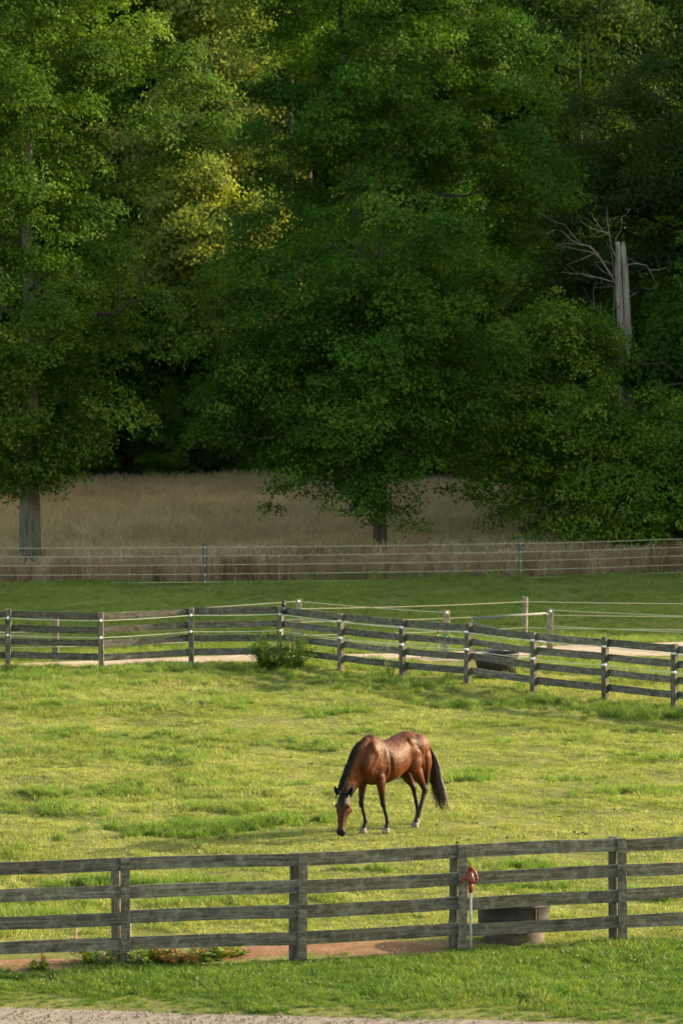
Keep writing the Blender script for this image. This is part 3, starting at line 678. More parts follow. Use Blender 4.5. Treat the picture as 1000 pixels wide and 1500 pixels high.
def hind(s_, sti, hock, fet, hoof):
    e, k_, f_, h = map(Vector, (sti, hock, fet, hoof))
    hm.tube([e, e.lerp(k_,.3), e.lerp(k_,.6), e.lerp(k_,.88), k_], [.10,.098,.072,.046,.047], 14)
    hm.ell(e+Vector((.0,0,.03)), (.11,.085,.15), None, 12, 8)
    hm.tube([Vector((-.80,e.y*.9,1.05)), Vector((-.80,k_.y,.85)), k_+Vector((-.045,0,.04))], [.11,.055,.020], 12)
    hm.ell(k_+Vector((-.012,0,0)), (.058,.045,.066), rotY(10), 12, 8); hm.ell(k_+Vector((-.05,0,.045)), (.026,.024,.035), None, 8, 6)
    hm.tube([k_, k_.lerp(f_,.25), k_.lerp(f_,.8), f_], [.046,.037,.034,.040], 12); hm.tube([k_+Vector((-.03,0,-.04)), f_+Vector((-.028,0,.02))], [.018,.018], 8)
    hm.ell(f_, (.046,.042,.047), None, 12, 8); t = h+Vector((-.012,0,.05))
    hm.tube([f_, f_.lerp(t,.5), t], [.038,.034,.047], 12); legs.append((h, f_))
fore(1, (.40,.150,.95), (.335,.165,.485), (.22,.165,.185), (.255,.165,.03))
fore(-1, (.47,-.145,.95), (.52,-.135,.485), (.42,-.125,.185), (.485,-.125,.03))
hind(1, (-.47,.170,1.0), (-.76,.165,.60), (-.60,.155,.20), (-.52,.155,.03))
hind(-1, (-.50,-.165,1.0), (-.84,-.13,.60), (-.91,-.09,.20), (-.86,-.09,.03))
hm.tube([(-.84,0,1.42),(-.91,.02,1.36),(-.965,.06,1.24),(-.99,.10,1.10)], [.055,.045,.036,.025], 10)  # dock
tmp = link('horse_raw', hm.mesh('horse_raw', None))
mdf = tmp.modifiers.new('r', 'REMESH'); mdf.mode = 'VOXEL'; mdf.voxel_size = .0135; mdf.adaptivity = 0
md2 = tmp.modifiers.new('s', 'CORRECTIVE_SMOOTH') if False else tmp.modifiers.new('s', 'SMOOTH'); md2.factor = .5; md2.iterations = 12
dg = bpy.context.evaluated_depsgraph_get(); dg.update()
body_me = bpy.data.meshes.new_from_object(tmp.evaluated_get(dg)); body_me.name = 'body'
raw = tmp.data; bpy.data.objects.remove(tmp); bpy.data.meshes.remove(raw)
n = len(body_me.vertices); co = np.empty(n*3, np.float32); body_me.vertices.foreach_get('co', co); co = co.reshape(-1, 3)
x, y, z = co.T
for x0, z0, sx, sz, sl, A in ((-.30,1.17,.075,.15,.2,.030),(.25,1.10,.035,.24,.15,.020),(.50,1.20,.032,.22,-.45,.016),(-.67,1.05,.030,.20,.25,.016),(.40,1.28,.03,.14,-.4,.012),(-.50,1.27,.045,.12,.8,.014),(.34,.99,.025,.10,-.3,.012),(.64,1.16,.03,.16,-.5,.012)):
    xx = x-x0-sl*(z-z0); y -= np.sign(y)*A*np.exp(-(xx/sx)**2-((z-z0)/sz)**2)*(np.abs(y) > .05)
body_me.vertices.foreach_set('co', np.ascontiguousarray(np.stack([x, y, z], 1), dtype=np.float32).ravel()); body_me.update()
wob = .03*np.sin(x*23+z*9)+.02*np.sin(y*40+z*31)
legx = np.where(x > 0, .60, .64)
blk = sm(legx+.13, legx-.02, z+wob)*(np.where(x > .8, 0, 1))
hd = (co-np.array(poll)) @ np.array(ax)/HL; ishead = (x > .86) & (z < .85)
mz = sm(.80, .90, hd+wob*.4)*ishead; fore_d = ishead*(.48+.30*sm(.35, .05, hd))
dark = np.clip(blk+mz+fore_d, 0, 1)
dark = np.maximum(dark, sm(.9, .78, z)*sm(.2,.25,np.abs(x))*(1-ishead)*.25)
dark = np.maximum(dark, (x < -.90)*(z < 1.40)*(z > .9)*.9)
a = body_me.attributes.new('dark', 'FLOAT', 'POINT'); a.data.foreach_set('value', dark.astype(np.float32))
body_me.polygons.foreach_set('use_smooth', np.ones(len(body_me.polygons), dtype=bool))
b = NB('bay_coat'); at_ = b.n('Attribute'); at_.attribute_name = 'dark'; o = b.obj()
nn = b.noise(b.mapping(o, (7,7,3)), 1, 5, .6); fine = b.noise(b.mapping(o, (60,60,25)), 1, 4)
c = b.ramp(nn, [(.3, (.038,.0085,.0017)), (.55, (.078,.018,.003)), (.75, (.128,.033,.005))])
c = b.mix(at_.outputs['Fac'], c, (.012,.009,.008, 1))
pr = b.principled(c, b.math('ADD', b.math('MULTIPLY', fine, .2), .36), .14, b.bump(b.math('ADD', nn, b.math('MULTIPLY', fine, .35)), .7, .04))
pr.inputs['Sheen Weight'].default_value = .0; pr.inputs['Sheen Roughness'].default_value = .4
M['coat'] = b.done(pr)
body_me.materials.clear(); body_me.materials.append(M['coat'])
link('body', body_me, horse)
M['hair'] = simple('black_hair', (.010,.008,.007), .6, .2, .3, 40)
M['tailhair'] = simple('tail_hair', (.034,.018,.010), .5, .3, .6, 18)
M['hoof'] = simple('pale_hoof', (.15,.125,.105), .7, .2, .3, 20)
M['eye'] = simple('dark_eye', (.008,.006,.006), .12, .6)
for h, f_ in legs:
    d = Vector((1,0,0)) ; m = MB(); n_ = 14; v = []
    for zz, rx, ry, ox in ((-.03,.066,.060,.008),(0,.065,.059,.004),(.045,.052,.048,-.008),(.056,.044,.042,-.012)):
        for k in range(n_): t = 2*math.pi*k/n_; v.append((h.x+ox+rx*math.cos(t), h.y+ry*math.sin(t), h.z+zz))
    m.add(v, [(i*n_+k, i*n_+(k+1)%n_, (i+1)*n_+(k+1)%n_, (i+1)*n_+k) for i in range(3) for k in range(n_)]+[tuple(3*n_+k for k in range(n_)), tuple(range(n_))[::-1]])
    m.build('hoof', M['hoof'], horse, True)
for s_ in (-1, 1):
    m = MB(); m.ell(hp_(.285,.090,.104*s_), (.021,.021,.021), n=12, m=8); m.build('eye', M['eye'], horse, True)
    m = MB(); m.ell(hp_(.915,.068,.054*s_), (.012,.014,.019), n=8, m=6); m.build('nostril', M['hair'], horse, True)
    # cupped ear
    base = hp_(.0,.060,.085*s_); out = (sd*s_*.42 - ax*.80 + fd_*.34).normalized(); wv = (sd*s_ + ax*.3).normalized(); wv = (wv-out*wv.dot(out)).normalized(); dv = out.cross(wv).normalized()
    if dv.dot(fd_) < 0: dv = -dv
    m = MB(); v = []; NS = 9
    prof = [(0,.030),(.25,.040),(.5,.040),(.75,.027),(.92,.012),(1,.003)]
    for t, w in prof:
        for k in range(NS):
            ang = R(-150+300*k/(NS-1)); v.append(base+out*(t*.155)+wv*(w*math.sin(ang))-dv*(w*.75*math.cos(ang)))
    f = [(i*NS+k, i*NS+k+1, (i+1)*NS+k+1, (i+1)*NS+k) for i in range(len(prof)-1) for k in range(NS-1)]
    m.add(v, f); o = m.build('ear', M['hair'], horse, True); sdm = o.modifiers.new('solid', 'SOLIDIFY'); sdm.thickness = .008
# hair strands as thin tapering ribbons
def strands(name, mat, gen, n, w):
    m = MB()
    for i in range(n):
        pts, side = gen(i); side = Vector(side).normalized(); L = len(pts); o = len(m.v); v = []
        for k, p in enumerate(pts):
            ww = w*(1-.75*(k/(L-1))**2)/2; v += [Vector(p)-side*ww, Vector(p)+side*ww]
        m.add(v, [(2*k, 2*k+1, 2*k+3, 2*k+2) for k in range(L-1)])
    return m.build(name, mat, horse)
crest = [Vector(c)+Vector(u)*h*.97 for c, s_, u, w, h in sec]
crest[0] = Vector((.44,0,1.60))
cr = [tuple(q) for q in crest[5:]] ; cr = [(.47,0,1.605),(.56,-.005,1.56)]+cr[0:]
def crest_at(t):
    i = t*(len(crest)-1); k = min(int(i), len(crest)-2); q = crest[k].lerp(crest[k+1], i-k)
    return q
def g_mane(i):
    t = .12+.80*random.random(); p = crest_at(t); ln = random.uniform(.13, .22)*(.7+.3*t); tang = (crest_at(min(1,t+.03))-crest_at(max(0,t-.03))).normalized()
    sgn = -1 if random.random() < .8 else .55
    pts = [p+Vector((0,random.uniform(-.02,.02),0))]
    for k in range(1, 5):
        u = k/4; pts.append(p+tang*(ln*u*random.uniform(.5,.62))+Vector((.035*math.sin(u*2.5)+random.uniform(-.008,.008), sgn*(.035+.055*u)*min(1, u*2.2)*random.uniform(.8,1.1), -.5*ln*u)))
    return pts, (tang+Vector((random.uniform(-.5,.5),0,random.uniform(-.5,.5))))
strands('mane', M['hair'], g_mane, 520, .016)
def g_fl(i):
    s_ = random.uniform(-.035,.035); p = hp_(-.06,.08,s_); ln = random.uniform(.16,.28)
    return [p, hp_(.04,.115,s_*1.2), hp_(.10,.142,s_*1.3), hp_(.10+ln*.8,.158,s_*random.uniform(.6,1.3))], (random.uniform(-.4,.4)*fd_+sd)
strands('forelock', M['hair'], g_fl, 60, .012)
tp = cs([(-.90,.01,1.37),(-.975,.07,1.25),(-1.03,.15,1.02),(-1.03,.19,.75),(-1.05,.24,.50),(-1.07,.28,.26)], 3)
def g_tail(i):
    a = random.uniform(0, 6.28); rr = math.sqrt(random.random()); st = random.choice([0,0,0,1,2,3,4,5]); en = len(tp)-random.choice([0,0,1,1,2,2,3,3,4,5])
    pts = []
    for k in range(st, en):
        u = k/(len(tp)-1); spread = .022+.165*u**1.2; w2 = .012*math.sin(k*1.3+i)
        pts.append(Vector(tp[k])+Vector((math.cos(a)*rr*spread*.8, math.sin(a)*rr*spread+w2, w2*.4)))
    return pts, (math.cos(a+1.3), math.sin(a+1.3), .1)
strands('tail', M['tailhair'], g_tail, 420, .013)

# ------------------------------------------------------------------ weeds
def weed(name, label, cat, x, y, nst, h, spread, leafs, leaf, mat, seed, group=None, redtop=0, leafmax=1.):
    r = random.Random(seed); t = thing(name, label, cat, G(x, y), 0, group); sb = MB(); lv = MB(); rv = MB()
    for i in range(nst):
        a = r.uniform(0, 6.28); q0 = r.random(); H = h*(.40+.6*q0)*r.uniform(.85, 1.1); L = spread*(1.1-.75*q0)*r.uniform(.5, 1.1); pts = []
        b0 = Vector((math.cos(a)*.06*nst**.5*spread, math.sin(a)*.06*nst**.5*spread, -.02))
        for k in range(6):
            u = k/5; pts.append(b0+Vector((math.cos(a)*L*u**1.3, math.sin(a)*L*u**1.3, H*u*(1-.15*u))))
        sb.tube(pts, [.007*(1-.6*k/5) for k in range(6)], 4)
        for j in range(leafs):
            u = r.uniform(.12, leafmax) if leafmax > 0 else 0; k = min(4, int(u*5)); p = pts[k].lerp(pts[k+1], u*5-k)
            q = r.uniform(0, 6.28); el = r.uniform(-.3, .8); d = Vector((math.cos(q)*math.cos(el), math.sin(q)*math.cos(el), math.sin(el))); ll = leaf*r.uniform(.6, 1.2)*(1.15-.5*u)
            s_ = d.cross(Vector((0,0,1))).normalized()*ll*.33; dn = Vector((0,0,-.15*ll))
            (rv if redtop and u > 1-redtop*r.uniform(.6, 1.4) else lv).add([p, p+d*ll*.5-s_, p+d*ll+dn, p+d*ll*.5+s_], [(0,1,2,3)])
    sb.build('stem', M['twig'] if redtop > .8 else M['weed_green'], t); 
    if lv.v: tag(lv.build('foliage', mat, t), kind='stuff')
    if rv.v: tag(rv.build('seed_head', M['weed_red'], t), kind='stuff')
    return t
cx_, cy_ = at(410, 979)
weed('leafy_shrub', 'bushy green weed with reddish tops at the corner of the far fence', 'shrub', cx_, cy_, 150, 1.15, .56, 24, .105, M['weed_green'], 3, None, 0)
weed('tall_weed', 'tall thin reddish weed growing out of the bushy weed at the fence corner', 'weed', cx_+.15, cy_+.15, 12, 1.05, .35, 22, .07, M['weed_green'], 4, None, .35)
for q, (px, py) in enumerate(((572, 992), (598, 992))):
    x_, y_ = at(px, py); weed('fence_weed', ['leafy weed left of the third far fence post', 'leafy weed right of the third far fence post'][q], 'weed', x_, y_, 8, .62, .22, 12, .09, M['weed_green'], 11+q)
labs = ['leafy weed cluster just left of the leftmost foreground post', 'broad leaved weed just right of the leftmost foreground post', 'low reddish weed creeping at the base of the front fence', 'low green weed further right under the lowest board', 'last low weed of the row under the front fence', 'small lone weed on the red dirt at the left edge', 'small weed right of the foreground leftmost post']
for q, (px, py, h, s_, n_, rt) in enumerate(((143,1418,.30,.26,26,.15),(205,1420,.30,.22,22,0),(262,1418,.22,.32,26,.4),(303,1412,.20,.26,22,.1),(336,1406,.20,.20,16,.3),(53,1428,.18,.14,10,.1),(232,1420,.22,.2,16,.2))):
    x_, y_ = at(px, py); weed('ground_weed', labs[q], 'weed', x_, y_, int(n_*1.5), h*1.35, s_*1.15, 13, .105, M['weed_green'], 21+q, None, rt)
x_, y_ = at(188, 1385); weed('dry_dock', 'dry rusty dock stalks rising above the front fence', 'weed', x_, y_+.35, 7, 1.24, .16, 24, .035, M['weed_red'], 41, None, .9)
x_, y_ = at(108, 1388); weed('dry_dock', 'small dry rusty stalks seen between the boards at left', 'weed', x_, y_, 5, .42, .12, 12, .035, M['weed_red'], 42, None, .9)
x_, y_ = -9.4, 111.4; weed('dead_stalk', 'dark dead stalks in the pink grass beside the left tree', 'weed', x_, y_, 4, 1.15, .25, 14, .06, M['weed_green'], 43, None, 0)

# ------------------------------------------------------------------ trees
def crown_np(lobes, ncl, per, leaf, seed, crad=(.40,.85), flat=.30, shell=.35, aspect=.62, wob_=.20):
    r = np.random.default_rng(seed); Lb = np.array(lobes, float)
    area = (Lb[:,3]*Lb[:,4]*Lb[:,5])**(2/3); pr = area/area.sum(); cen = []; outs = []
    tries = 0
    nb = max(8, int(ncl/6.5))
    while len(cen) < nb and tries < ncl*12:
        tries += 1; li = r.choice(len(Lb), p=pr); l = Lb[li]
        d = r.normal(size=3); d /= np.linalg.norm(d); rr = 1-shell*r.random()**1.6
        rr *= 1+wob_*math.sin(d[0]*7+seed+li)*math.sin(d[2]*6+li)+wob_*.6*math.sin(d[1]*13+d[2]*11+li*2)
        p = l[:3]+d*l[3:6]*rr
        q = (p-Lb[:, :3])/Lb[:, 3:6]; dd = np.sqrt((q*q).sum(1)); dd[li] = 9
        if dd.min() < .70: continue
        cen.append(p); outs.append(d)
    cen = np.array(cen); outs = np.array(outs)
    rp = r.integers(4, 10, len(cen)); bi = np.repeat(np.arange(len(cen)), rp); bt = r.normal(size=len(cen))
    bs = np.mean(crad)*(.70+.15*bt)[bi][:, None]
    off = r.normal(0, 1, (len(bi), 3))*np.array([1, 1, .72])*bs; off[:, 2] -= .25*np.hypot(off[:, 0], off[:, 1])**1.3
    cen = cen[bi]+off; outs = outs[bi]; btint = bt[bi]; n = len(cen)
    cr_ = r.uniform(*crad, n)*(1+.25*r.normal(size=n)).clip(.6, 1.5); cnt = np.maximum(8, (per*(cr_/np.mean(crad))**1.5)).astype(int)
    ci = np.repeat(np.arange(n), cnt); N = len(ci)
    rho = np.sqrt(r.random(N)); th = r.uniform(0, 6.28, N); cc = cr_[ci]
    ox = rho*np.cos(th)*cc; oy = rho*np.sin(th)*cc; oz = r.normal(0, flat, N)*cc*(1-.4*rho) - .45*cc*rho**2
    tiltn = outs[ci]; # drop away from the crown centre
    oz = oz - .35*(ox*tiltn[:,0]+oy*tiltn[:,1])*np.abs(1-np.abs(tiltn[:,2]))
    P = cen[ci]+np.stack([ox, oy, oz], 1)
    nrm = np.stack([.6*tiltn[:,0]+.65*ox/cc, .6*tiltn[:,1]+.65*oy/cc, np.full(N, .62)], 1)+r.normal(0, .45, (N, 3)); nrm /= np.linalg.norm(nrm, axis=1)[:, None]
    d = r.normal(size=(N, 3)); d[:, 2] -= .5; d -= nrm*(d*nrm).sum(1)[:, None]; d /= np.linalg.norm(d, axis=1)[:, None]
    s_ = np.cross(nrm, d); L = leaf*r.uniform(.65, 1.25, N)[:, None]; w = L*aspect/2
    v = np.stack([P-d*L*.5, P+s_*w-d*L*.08, P+d*L*.5-nrm*L*.10, P-s_*w-d*L*.08], 1).reshape(-1, 3)
    f = np.arange(N*4).reshape(N, 4)
    tint = np.clip(.40+.12*r.normal(size=n)[ci]+.12*btint[ci]+.13*r.normal(size=N)+.36*(rho-.5), 0, 1)  # random tone, plus lighter clump rims that paint in lit tips
    return v, f, tint, cen
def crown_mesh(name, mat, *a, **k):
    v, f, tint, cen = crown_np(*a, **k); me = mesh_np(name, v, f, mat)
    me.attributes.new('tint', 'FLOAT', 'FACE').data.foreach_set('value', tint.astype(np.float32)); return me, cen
def wob_path(a, c, n, amp, rnd, sagz=0):
    a = Vector(a); c = Vector(c); L = (c-a).length; out = []
    for i in range(n+1):
        t = i/n; q = a.lerp(c, t); k = amp*L*math.sin(math.pi*t)
        out.append(q+Vector((rnd.uniform(-1,1)*k*.5, rnd.uniform(-1,1)*k*.5, rnd.uniform(-.5,.5)*k+sagz*math.sin(math.pi*t)*L)))
    return out
def tree(name, label, x, y, H, r0, lobes, ncl, per, leaf, leafm, barkm, seed, limbs=10, group=None, fork=None, leanx=0, zb=None, tr_amp=.02, flare=1.35, **kw):
    base = G(x, y) if zb is None else Vector((x, y, zb)); rnd = random.Random(seed)
    t = thing(name, label, 'tree', base, 0, group)
    me, cen = crown_mesh('crown', leafm, lobes, ncl, per, leaf, seed, **kw); link('crown', me, t)
    n = 12; tp_ = []; rad = []
    for i in range(n+1):
        u = i/n; tp_.append(Vector((leanx*u*H+rnd.uniform(-1,1)*tr_amp*H*u*.3, rnd.uniform(-1,1)*tr_amp*H*u*.3, -.4+(H+.4)*u))); rad.append(max(.03, r0*(1-.88*u)))
    rad[0] = r0*flare; rad.insert(1, r0*1.1*(1)); tp_.insert(1, tp_[0].lerp(tp_[1], .45) if len(tp_) > 1 else tp_[0])
    m = MB(); m.tube(tp_, rad, 14); tr = m.build('trunk', barkm, t, True)
    def trunk_at(z): 
        u = min(max(z/H, 0), 1)*n; k = min(int(u), n-1); return tp_[k+1 if k else 0].lerp(tp_[min(k+2, n+1)], u-k), r0*(1-.88*z/H)
    cs_ = [c for c in cen]; rnd.shuffle(cs_)
    for i in range(limbs):
        z0 = H*(.22+.68*(i+.5)/limbs); a, rr = trunk_at(z0)
        best = max(rnd.sample(range(len(cs_)), min(40, len(cs_))), key=lambda q: -abs(cs_[q][2]-(z0+1.2))*1.2+.5*math.hypot(cs_[q][0], cs_[q][1]))
        e = Vector(cs_[best]); pts = wob_path(a, e, 7, .14, rnd, .05); lr = max(.03, min(rr*.5, .16))
        lm = MB(); lm.tube(pts, [lr*(1-.8*k/7) for k in range(8)], 8)
        for k in range(5):
            p0 = pts[rnd.choice((3,4,5,6))]; near = sorted(cs_, key=lambda q: (Vector(q)-p0).length)[:26]; e2 = Vector(rnd.choice(near))
            lm.tube(wob_path(p0, e2, 4, .12, rnd, .03), [lr*.35*(1-.7*q/4) for q in range(5)], 5)
        lm.build('limb', M['bark_dark'], t, True)
    return t
# helper: lobe from photo pixels, relative to the tree's base; D = distance, dy depth offset
def lb(px, py, rx, rz, D, x0, dy=0, ry=None, z0=None):
    s = F/(D+dy); z = CAM_H+(500-py)/s - (float(gh(x0, D)) if z0 is None else z0); return ((px-500)/s-x0, dy, z, rx/s, (ry if ry else .85*rx)/s, rz/s)

# T1: big left tree
D = 113.; x0 = -10.32
L1 = [lb(40,640,95,75,D,x0,-1.5), lb(105,560,95,85,D,x0,-1), lb(-70,560,100,95,D,x0,-1), lb(0,450,110,90,D,x0,-2.5), lb(165,430,100,75,D,x0,-1), lb(-110,400,120,110,D,x0), lb(110,330,120,90,D,x0,0),
      lb(60,200,110,90,D,x0,2.2), lb(190,170,120,90,D,x0,1), lb(225,90,75,75,D,x0,1), lb(-60,200,130,110,D,x0), lb(90,50,150,100,D,x0,1), lb(60,-90,190,120,D,x0), lb(205,-20,80,70,D,x0), lb(-130,60,120,110,D,x0), lb(20,670,55,40,D,x0,-1), lb(45,500,60,60,D,x0,-3), lb(50,330,70,70,D,x0,-2.5), lb(70,200,70,60,D,x0,-2), lb(50,60,70,90,D,x0,-2.2), lb(20,600,50,40,D,x0,-3), lb(55,420,55,55,D,x0,-3.6), lb(55,260,60,60,D,x0,-3.4), lb(60,130,60,60,D,x0,-3.2)]
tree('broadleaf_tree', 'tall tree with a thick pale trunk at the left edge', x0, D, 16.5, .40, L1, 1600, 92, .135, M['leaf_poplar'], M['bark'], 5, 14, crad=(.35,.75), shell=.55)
# T2: round maple in the centre
D = 116.5; x0 = 1.33
L2 = [lb(455,690,55,38,D,x0,0), lb(532,708,38,30,D,x0,-2.5), lb(595,675,50,38,D,x0,-1.5), lb(640,610,70,70,D,x0,-.5), lb(395,600,85,58,D,x0,-1), lb(520,620,110,80,D,x0,-2.5), lb(342,592,46,40,D,x0,0), lb(400,480,90,80,D,x0,-.5),
      lb(530,480,120,95,D,x0,-2.5), lb(650,490,85,85,D,x0,-.5), lb(560,350,110,80,D,x0,-1), lb(430,400,75,60,D,x0,1), lb(660,380,80,70,D,x0,1), lb(500,500,150,150,D,x0,3), lb(700,560,60,60,D,x0,1)]
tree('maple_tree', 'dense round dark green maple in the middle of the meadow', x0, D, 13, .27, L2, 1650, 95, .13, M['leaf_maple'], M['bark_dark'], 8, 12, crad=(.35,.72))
# T3: taller tree behind the maple
D = 127.; x0 = 1.45
L3 = [lb(400,300,70,70,D,x0), lb(430,190,85,80,D,x0), lb(415,90,55,90,D,x0), lb(520,120,90,110,D,x0,-2), lb(600,230,110,80,D,x0,-1), lb(700,150,110,90,D,x0,-1), lb(760,90,75,60,D,x0), lb(770,250,70,60,D,x0,0), lb(650,40,110,80,D,x0,-1), lb(720,340,80,60,D,x0,1),
      lb(450,-20,90,80,D,x0), lb(600,-90,150,100,D,x0), lb(350,370,50,45,D,x0,1), lb(560,60,200,170,D,x0,4)]
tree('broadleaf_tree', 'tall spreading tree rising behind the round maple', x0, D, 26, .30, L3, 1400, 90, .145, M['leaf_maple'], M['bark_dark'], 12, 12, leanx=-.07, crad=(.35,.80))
# T4: box elder thicket right
D = 121.; x0 = 8.2
L4 = [lb(830,485,75,55,D,x0,0), lb(760,530,75,60,D,x0,-1), lb(830,590,90,62,D,x0,-2), lb(975,635,80,62,D,x0,-1.5), lb(1060,620,85,75,D,x0,0), lb(720,610,70,60,D,x0,0), lb(705,665,45,40,D,x0,0), lb(800,670,100,75,D,x0,-2.5), lb(920,700,110,75,D,x0,-3), lb(1050,700,110,90,D,x0,-2),
      lb(850,750,90,40,D,x0,-2.5), lb(980,760,100,40,D,x0,-2.5), lb(860,680,150,105,D,x0,3)]
tree('box_elder', 'lighter green spreading box elder at the right in front of the dead trunk', x0, D, 8.5, .2, L4, 1500, 88, .135, M['leaf_elder'], M['bark_dark'], 15, 10, crad=(.33,.7))
# T6: dark tree upper right
D = 143.; x0 = 15.
L6 = [lb(900,180,95,70,D,x0,-1), lb(980,230,110,90,D,x0,-2), lb(850,270,75,60,D,x0,0), lb(930,330,110,70,D,x0,0), lb(960,110,90,60,D,x0,0), lb(1060,130,120,120,D,x0), lb(820,330,60,50,D,x0,1), lb(1060,350,130,120,D,x0), lb(960,430,120,80,D,x0,2), lb(800,400,70,60,D,x0,2), lb(1000,540,130,80,D,x0,2)]
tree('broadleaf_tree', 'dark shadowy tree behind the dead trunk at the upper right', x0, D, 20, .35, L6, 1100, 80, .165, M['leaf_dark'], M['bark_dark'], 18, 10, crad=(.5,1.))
# T7 sunlit yellow green trees behind
D = 152.; x0 = -2.1
L7 = [lb(275,275,50,55,D,x0), lb(300,340,65,60,D,x0,-1), lb(350,330,60,60,D,x0), lb(260,400,60,60,D,x0), lb(340,420,75,70,D,x0,0)]
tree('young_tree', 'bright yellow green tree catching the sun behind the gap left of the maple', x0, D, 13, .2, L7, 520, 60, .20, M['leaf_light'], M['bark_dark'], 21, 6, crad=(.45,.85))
D = 166.; x0 = -2.5
L8 = [lb(335,30,60,100,D,x0,-3), lb(315,150,70,85,D,x0,-3), lb(350,210,60,60,D,x0), lb(290,-60,90,90,D,x0), lb(220,220,70,60,D,x0)]
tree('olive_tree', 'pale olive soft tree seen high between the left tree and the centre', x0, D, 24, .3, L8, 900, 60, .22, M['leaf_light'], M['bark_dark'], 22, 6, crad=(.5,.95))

# the wood behind: three crowns shared by many trees
def stock(H, wr, seed, low=.0):
    r = random.Random(seed); out = []
    for i in range(10):
        u = i/9; zz = H*(low+.12+(.82-low)*u); w = wr*(.55+.55*math.sin(math.pi*min(1, u*.85+.15)))*.6
        a = r.uniform(0, 6.28); q = wr*.40*(1-.5*u); out.append((math.cos(a)*q, math.sin(a)*q, zz, w, w, H*.13))
    out.append((0, 0, H*.5, wr*.6, wr*.6, H*.42)); return out
STOCK = []
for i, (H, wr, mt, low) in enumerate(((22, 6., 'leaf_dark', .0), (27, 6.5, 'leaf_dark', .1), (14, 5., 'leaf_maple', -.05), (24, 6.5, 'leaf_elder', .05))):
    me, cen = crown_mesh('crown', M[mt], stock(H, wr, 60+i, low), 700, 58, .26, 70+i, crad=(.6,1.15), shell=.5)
    m = MB(); m.tube([(0,0,-.5),(.1,0,H*.3),(-.1,.1,H*.6),(0,0,H*.92)], [.36,.28,.18,.05], 9); STOCK.append((me, m.mesh('trunk', M['bark_dark'], True)))
def stock_tree(k, x, y, s, rz_, label, group, name='woodland_tree'):
    t = thing(name, label, 'tree', (x, y, float(gh_far(x, y))), rz_, group)
    link('crown', STOCK[k][0], t); link('trunk', STOCK[k][1], t); t.scale = (s, s, s); return t
rnd = random.Random(5)
back = [(-19,161,2,1.0),(-13.5,160,2,.85),(-9.5,163,2,.9),(-4.5,162,2,.8),(1,161,2,.9),(6,160,2,1.0),(11,158,2,.95),(17,158,2,1.0),
        (-24,168,0,1.0),(-15,172,1,.95),(-8,178,0,1.0),(-1,171,1,.95),(5,175,0,1.0),(11,169,1,.9),(18,172,2,1.05),(25,166,2,1.0),
        (9,196,1,1.3),(16,197,1,1.35),(22,194,1,1.3),(-4,196,1,1.2),(-12,197,1,1.25),(-18,196,1,1.2),(-9,184,3,1.2),(-28,200,1,1.1),(-16,205,1,1.1),(-6,206,1,1.2),(3,204,1,1.15),(12,203,1,1.2),(21,205,1,1.15),(30,200,1,1.1),(-21,184,3,1.05),(-12,190,3,1.0),(-3,188,1,1.0),(6,190,3,1.1),(15,187,3,1.05),(24,188,1,1.),(-19,140,0,1.0),(20,140,0,.95),(15,131,2,.9),(18.5,124,2,1.0)]
back += [(-27+4.6*i, 214+(i%3)*3, 0, 1.55) for i in range(13)]
for i, (x, y, k, s) in enumerate(back):
    x_ = x+rnd.uniform(-1,1)
    stock_tree(k, x_, y+rnd.uniform(-1.5,1.5), s*rnd.uniform(.94,1.06), rnd.uniform(0, 6.28), ['dark leafy tree in the wood behind the meadow', 'tall dark tree rising from the wood behind the meadow', 'low bushy tree at the front of the wood behind the meadow', 'lighter green tree high in the wood behind the meadow'][k], 'trees of the wood behind the meadow')
# the wood goes on to the right of the frame and shades meadow and field
side = [(22,112,1,1.0),(29,117,1,1.05),(37,121,1,1.0),(46,124,1,1.1),(26,126,0,1.1),(34,131,1,1.1),(43,135,1,1.1),(54,131,1,1.15),(28,139,1,1.05),(38,143,1,1.1),(50,146,1,1.1),(62,142,1,1.15),(32,152,1,1.0),(44,156,1,1.1),(57,159,1,1.1),(70,155,1,1.1),(22,161,2,1.2),(26,158,2,1.1),(34,163,2,1.3),(33,109,0,1.05),(45,113,1,1.0),(57,119,1,1.1),(68,128,1,1.1)]  # low ones added out of view to block stray sun on the meadow
for i, (x, y, k, s) in enumerate(side):
    stock_tree(k, x, y, s*rnd.uniform(.96,1.05), rnd.uniform(0, 6.28), 'dark leafy tree of the wood right of the meadow', 'trees of the wood right of the meadow')
for i, (x, y, k, s) in enumerate([(-25,128,1,1.0),(-31,140,0,1.1),(-23,150,2,1.1),(-38,150,1,1.0),(-29,162,3,1.1),(-38,172,1,1.1),(-46,160,0,1.1),(-54,172,1,1.1),(-34,186,0,1.2),(-48,188,1,1.2),(-62,184,0,1.2),(-42,205,1,1.2),(-58,204,1,1.2)]):
    stock_tree(k, x, y, s, rnd.uniform(0, 6.28), 'dark leafy tree of the wood left of the meadow', 'trees of the wood left of the meadow')
# undergrowth along the wood's edge
for i, (x, y, s) in enumerate(((-17,158,.36),(-12,157.5,.3),(-8,158,.34),(-4,157.5,.28),(0,158,.34),(4,157,.3),(7,156,.34),(-14.5,159,.4),(-6,159.5,.4),(2.5,159,.4))):
    stock_tree(2, x, y, s, rnd.uniform(0, 6.28), 'low dark bush along the edge of the wood', 'bushes along the edge of the wood', 'woodland_bush')['category'] = 'bush'

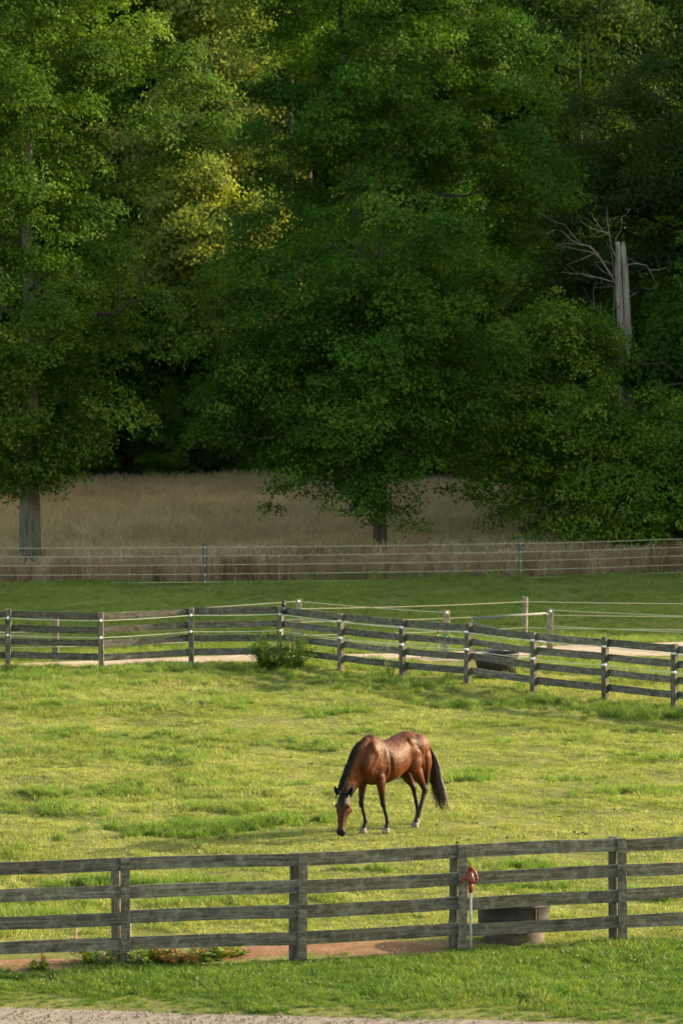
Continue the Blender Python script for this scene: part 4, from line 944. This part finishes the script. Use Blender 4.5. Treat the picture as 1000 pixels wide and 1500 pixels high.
# T5: the dead trunk
D = 132.; s_ = F/D; xx = (912-500)/s_
dead = thing('dead_tree', 'bare broken grey dead trunk with twisted branches at the right', 'dead tree', G(xx, D))
gz = float(gh(xx, D))
def dp_(px, py, dy=0): return Vector(((px-500)/s_-xx, dy, CAM_H+(500-py)/s_-gz))
def snag(cols, sq, seed, nm='trunk'):
    rr = random.Random(seed); m = MB(); n_ = 12; v = []
    for px, py, w in cols:
        c = dp_(px, py)
        for k in range(n_): a = 2*math.pi*k/n_; q = .84+.14*math.sin(3*a+seed)+rr.uniform(-.07,.07); v.append(c+Vector((math.cos(a)*w/s_*q, math.sin(a)*w/s_*q*sq, rr.uniform(-.05,.05))))
    f = [(i*n_+k, i*n_+(k+1)%n_, (i+1)*n_+(k+1)%n_, (i+1)*n_+k) for i in range(len(cols)-1) for k in range(n_)]
    f += [tuple(range(n_))[::-1], tuple((len(cols)-1)*n_+k for k in range(n_))]; m.add(v, f); return m.build(nm, M['dead'], dead, True)
snag([(903,356,3.5),(904,366,5),(903,400,5.5),(905,430,6),(907,470,6),(909,510,7),(912,540,8.5),(914,640,10),(914,880,13)], 1.1, 1)
snag([(911,355,2),(911,364,4.5),(914,390,5),(916,430,5.5),(918,470,5.5),(919,510,7),(919,545,8),(917,600,9)], 1.1, 4, 'trunk_slab')
snag([(887,474,2),(893,480,4.0),(902,490,5),(910,512,6)], 1, 6, 'stub')
Br = [([(898,415),(893,405),(880,383),(874,372),(862,362),(848,358),(835,352),(822,340),(812,337),(800,343),(788,340)], .055), ([(848,358),(838,345),(826,330),(808,325)], .03), ([(880,383),(868,370),(848,366),(830,362),(815,358)], .035), ([(874,372),(858,360),(830,358),(812,362)], .025),
      ([(898,413),(880,409),(868,405),(850,402),(835,400),(822,399)], .035), ([(868,407),(855,405)], .02), ([(900,378),(894,362),(890,342),(888,324)], .045), ([(891,345),(880,338),(868,320),(864,312)], .03), ([(890,342),(876,340),(862,334),(848,324)], .03), ([(898,360),(900,350),(907,338),(909,318)], .03), ([(896,410),(895,390),(893,370)], .035),
      ([(916,389),(930,387),(945,390),(953,402),(960,420)], .035), ([(950,395),(965,395),(978,392)], .022), ([(920,435),(928,431),(935,427)], .02), ([(908,512),(895,500),(880,486),(868,480)], .035), ([(900,505),(890,512),(878,520)], .02), ([(903,470),(893,465),(880,463),(870,448),(867,430),(872,410)], .025), ([(868,372),(848,382),(828,388)], .02), ([(848,358),(847,345),(848,336)], .018), ([(897,478),(897,440),(898,420)], .03)]
rr = random.Random(9)
for pts, w in Br:
    q = []; dy = rr.uniform(-.8, .8)
    for k, (px, py) in enumerate(pts): q.append(dp_(px+rr.uniform(-1,1), py+rr.uniform(-1,1), -.1+dy*k/len(pts)))
    w *= .6; m = MB(); m.tube(q, [w*(1-.7*k/(len(q)-1)) for k in range(len(q))], 6)
    for j in range(3):
        k = rr.randrange(1, len(q)); e = q[k]+Vector((rr.uniform(-.9,.5), rr.uniform(-.4,.4), rr.uniform(-.3,.6))); m.tube([q[k], q[k].lerp(e,.5)+Vector((0,0,rr.uniform(-.1,.1))), e], [w*.35, w*.28, w*.15], 4)
    m.build('branch', M['twig'], dead, True)
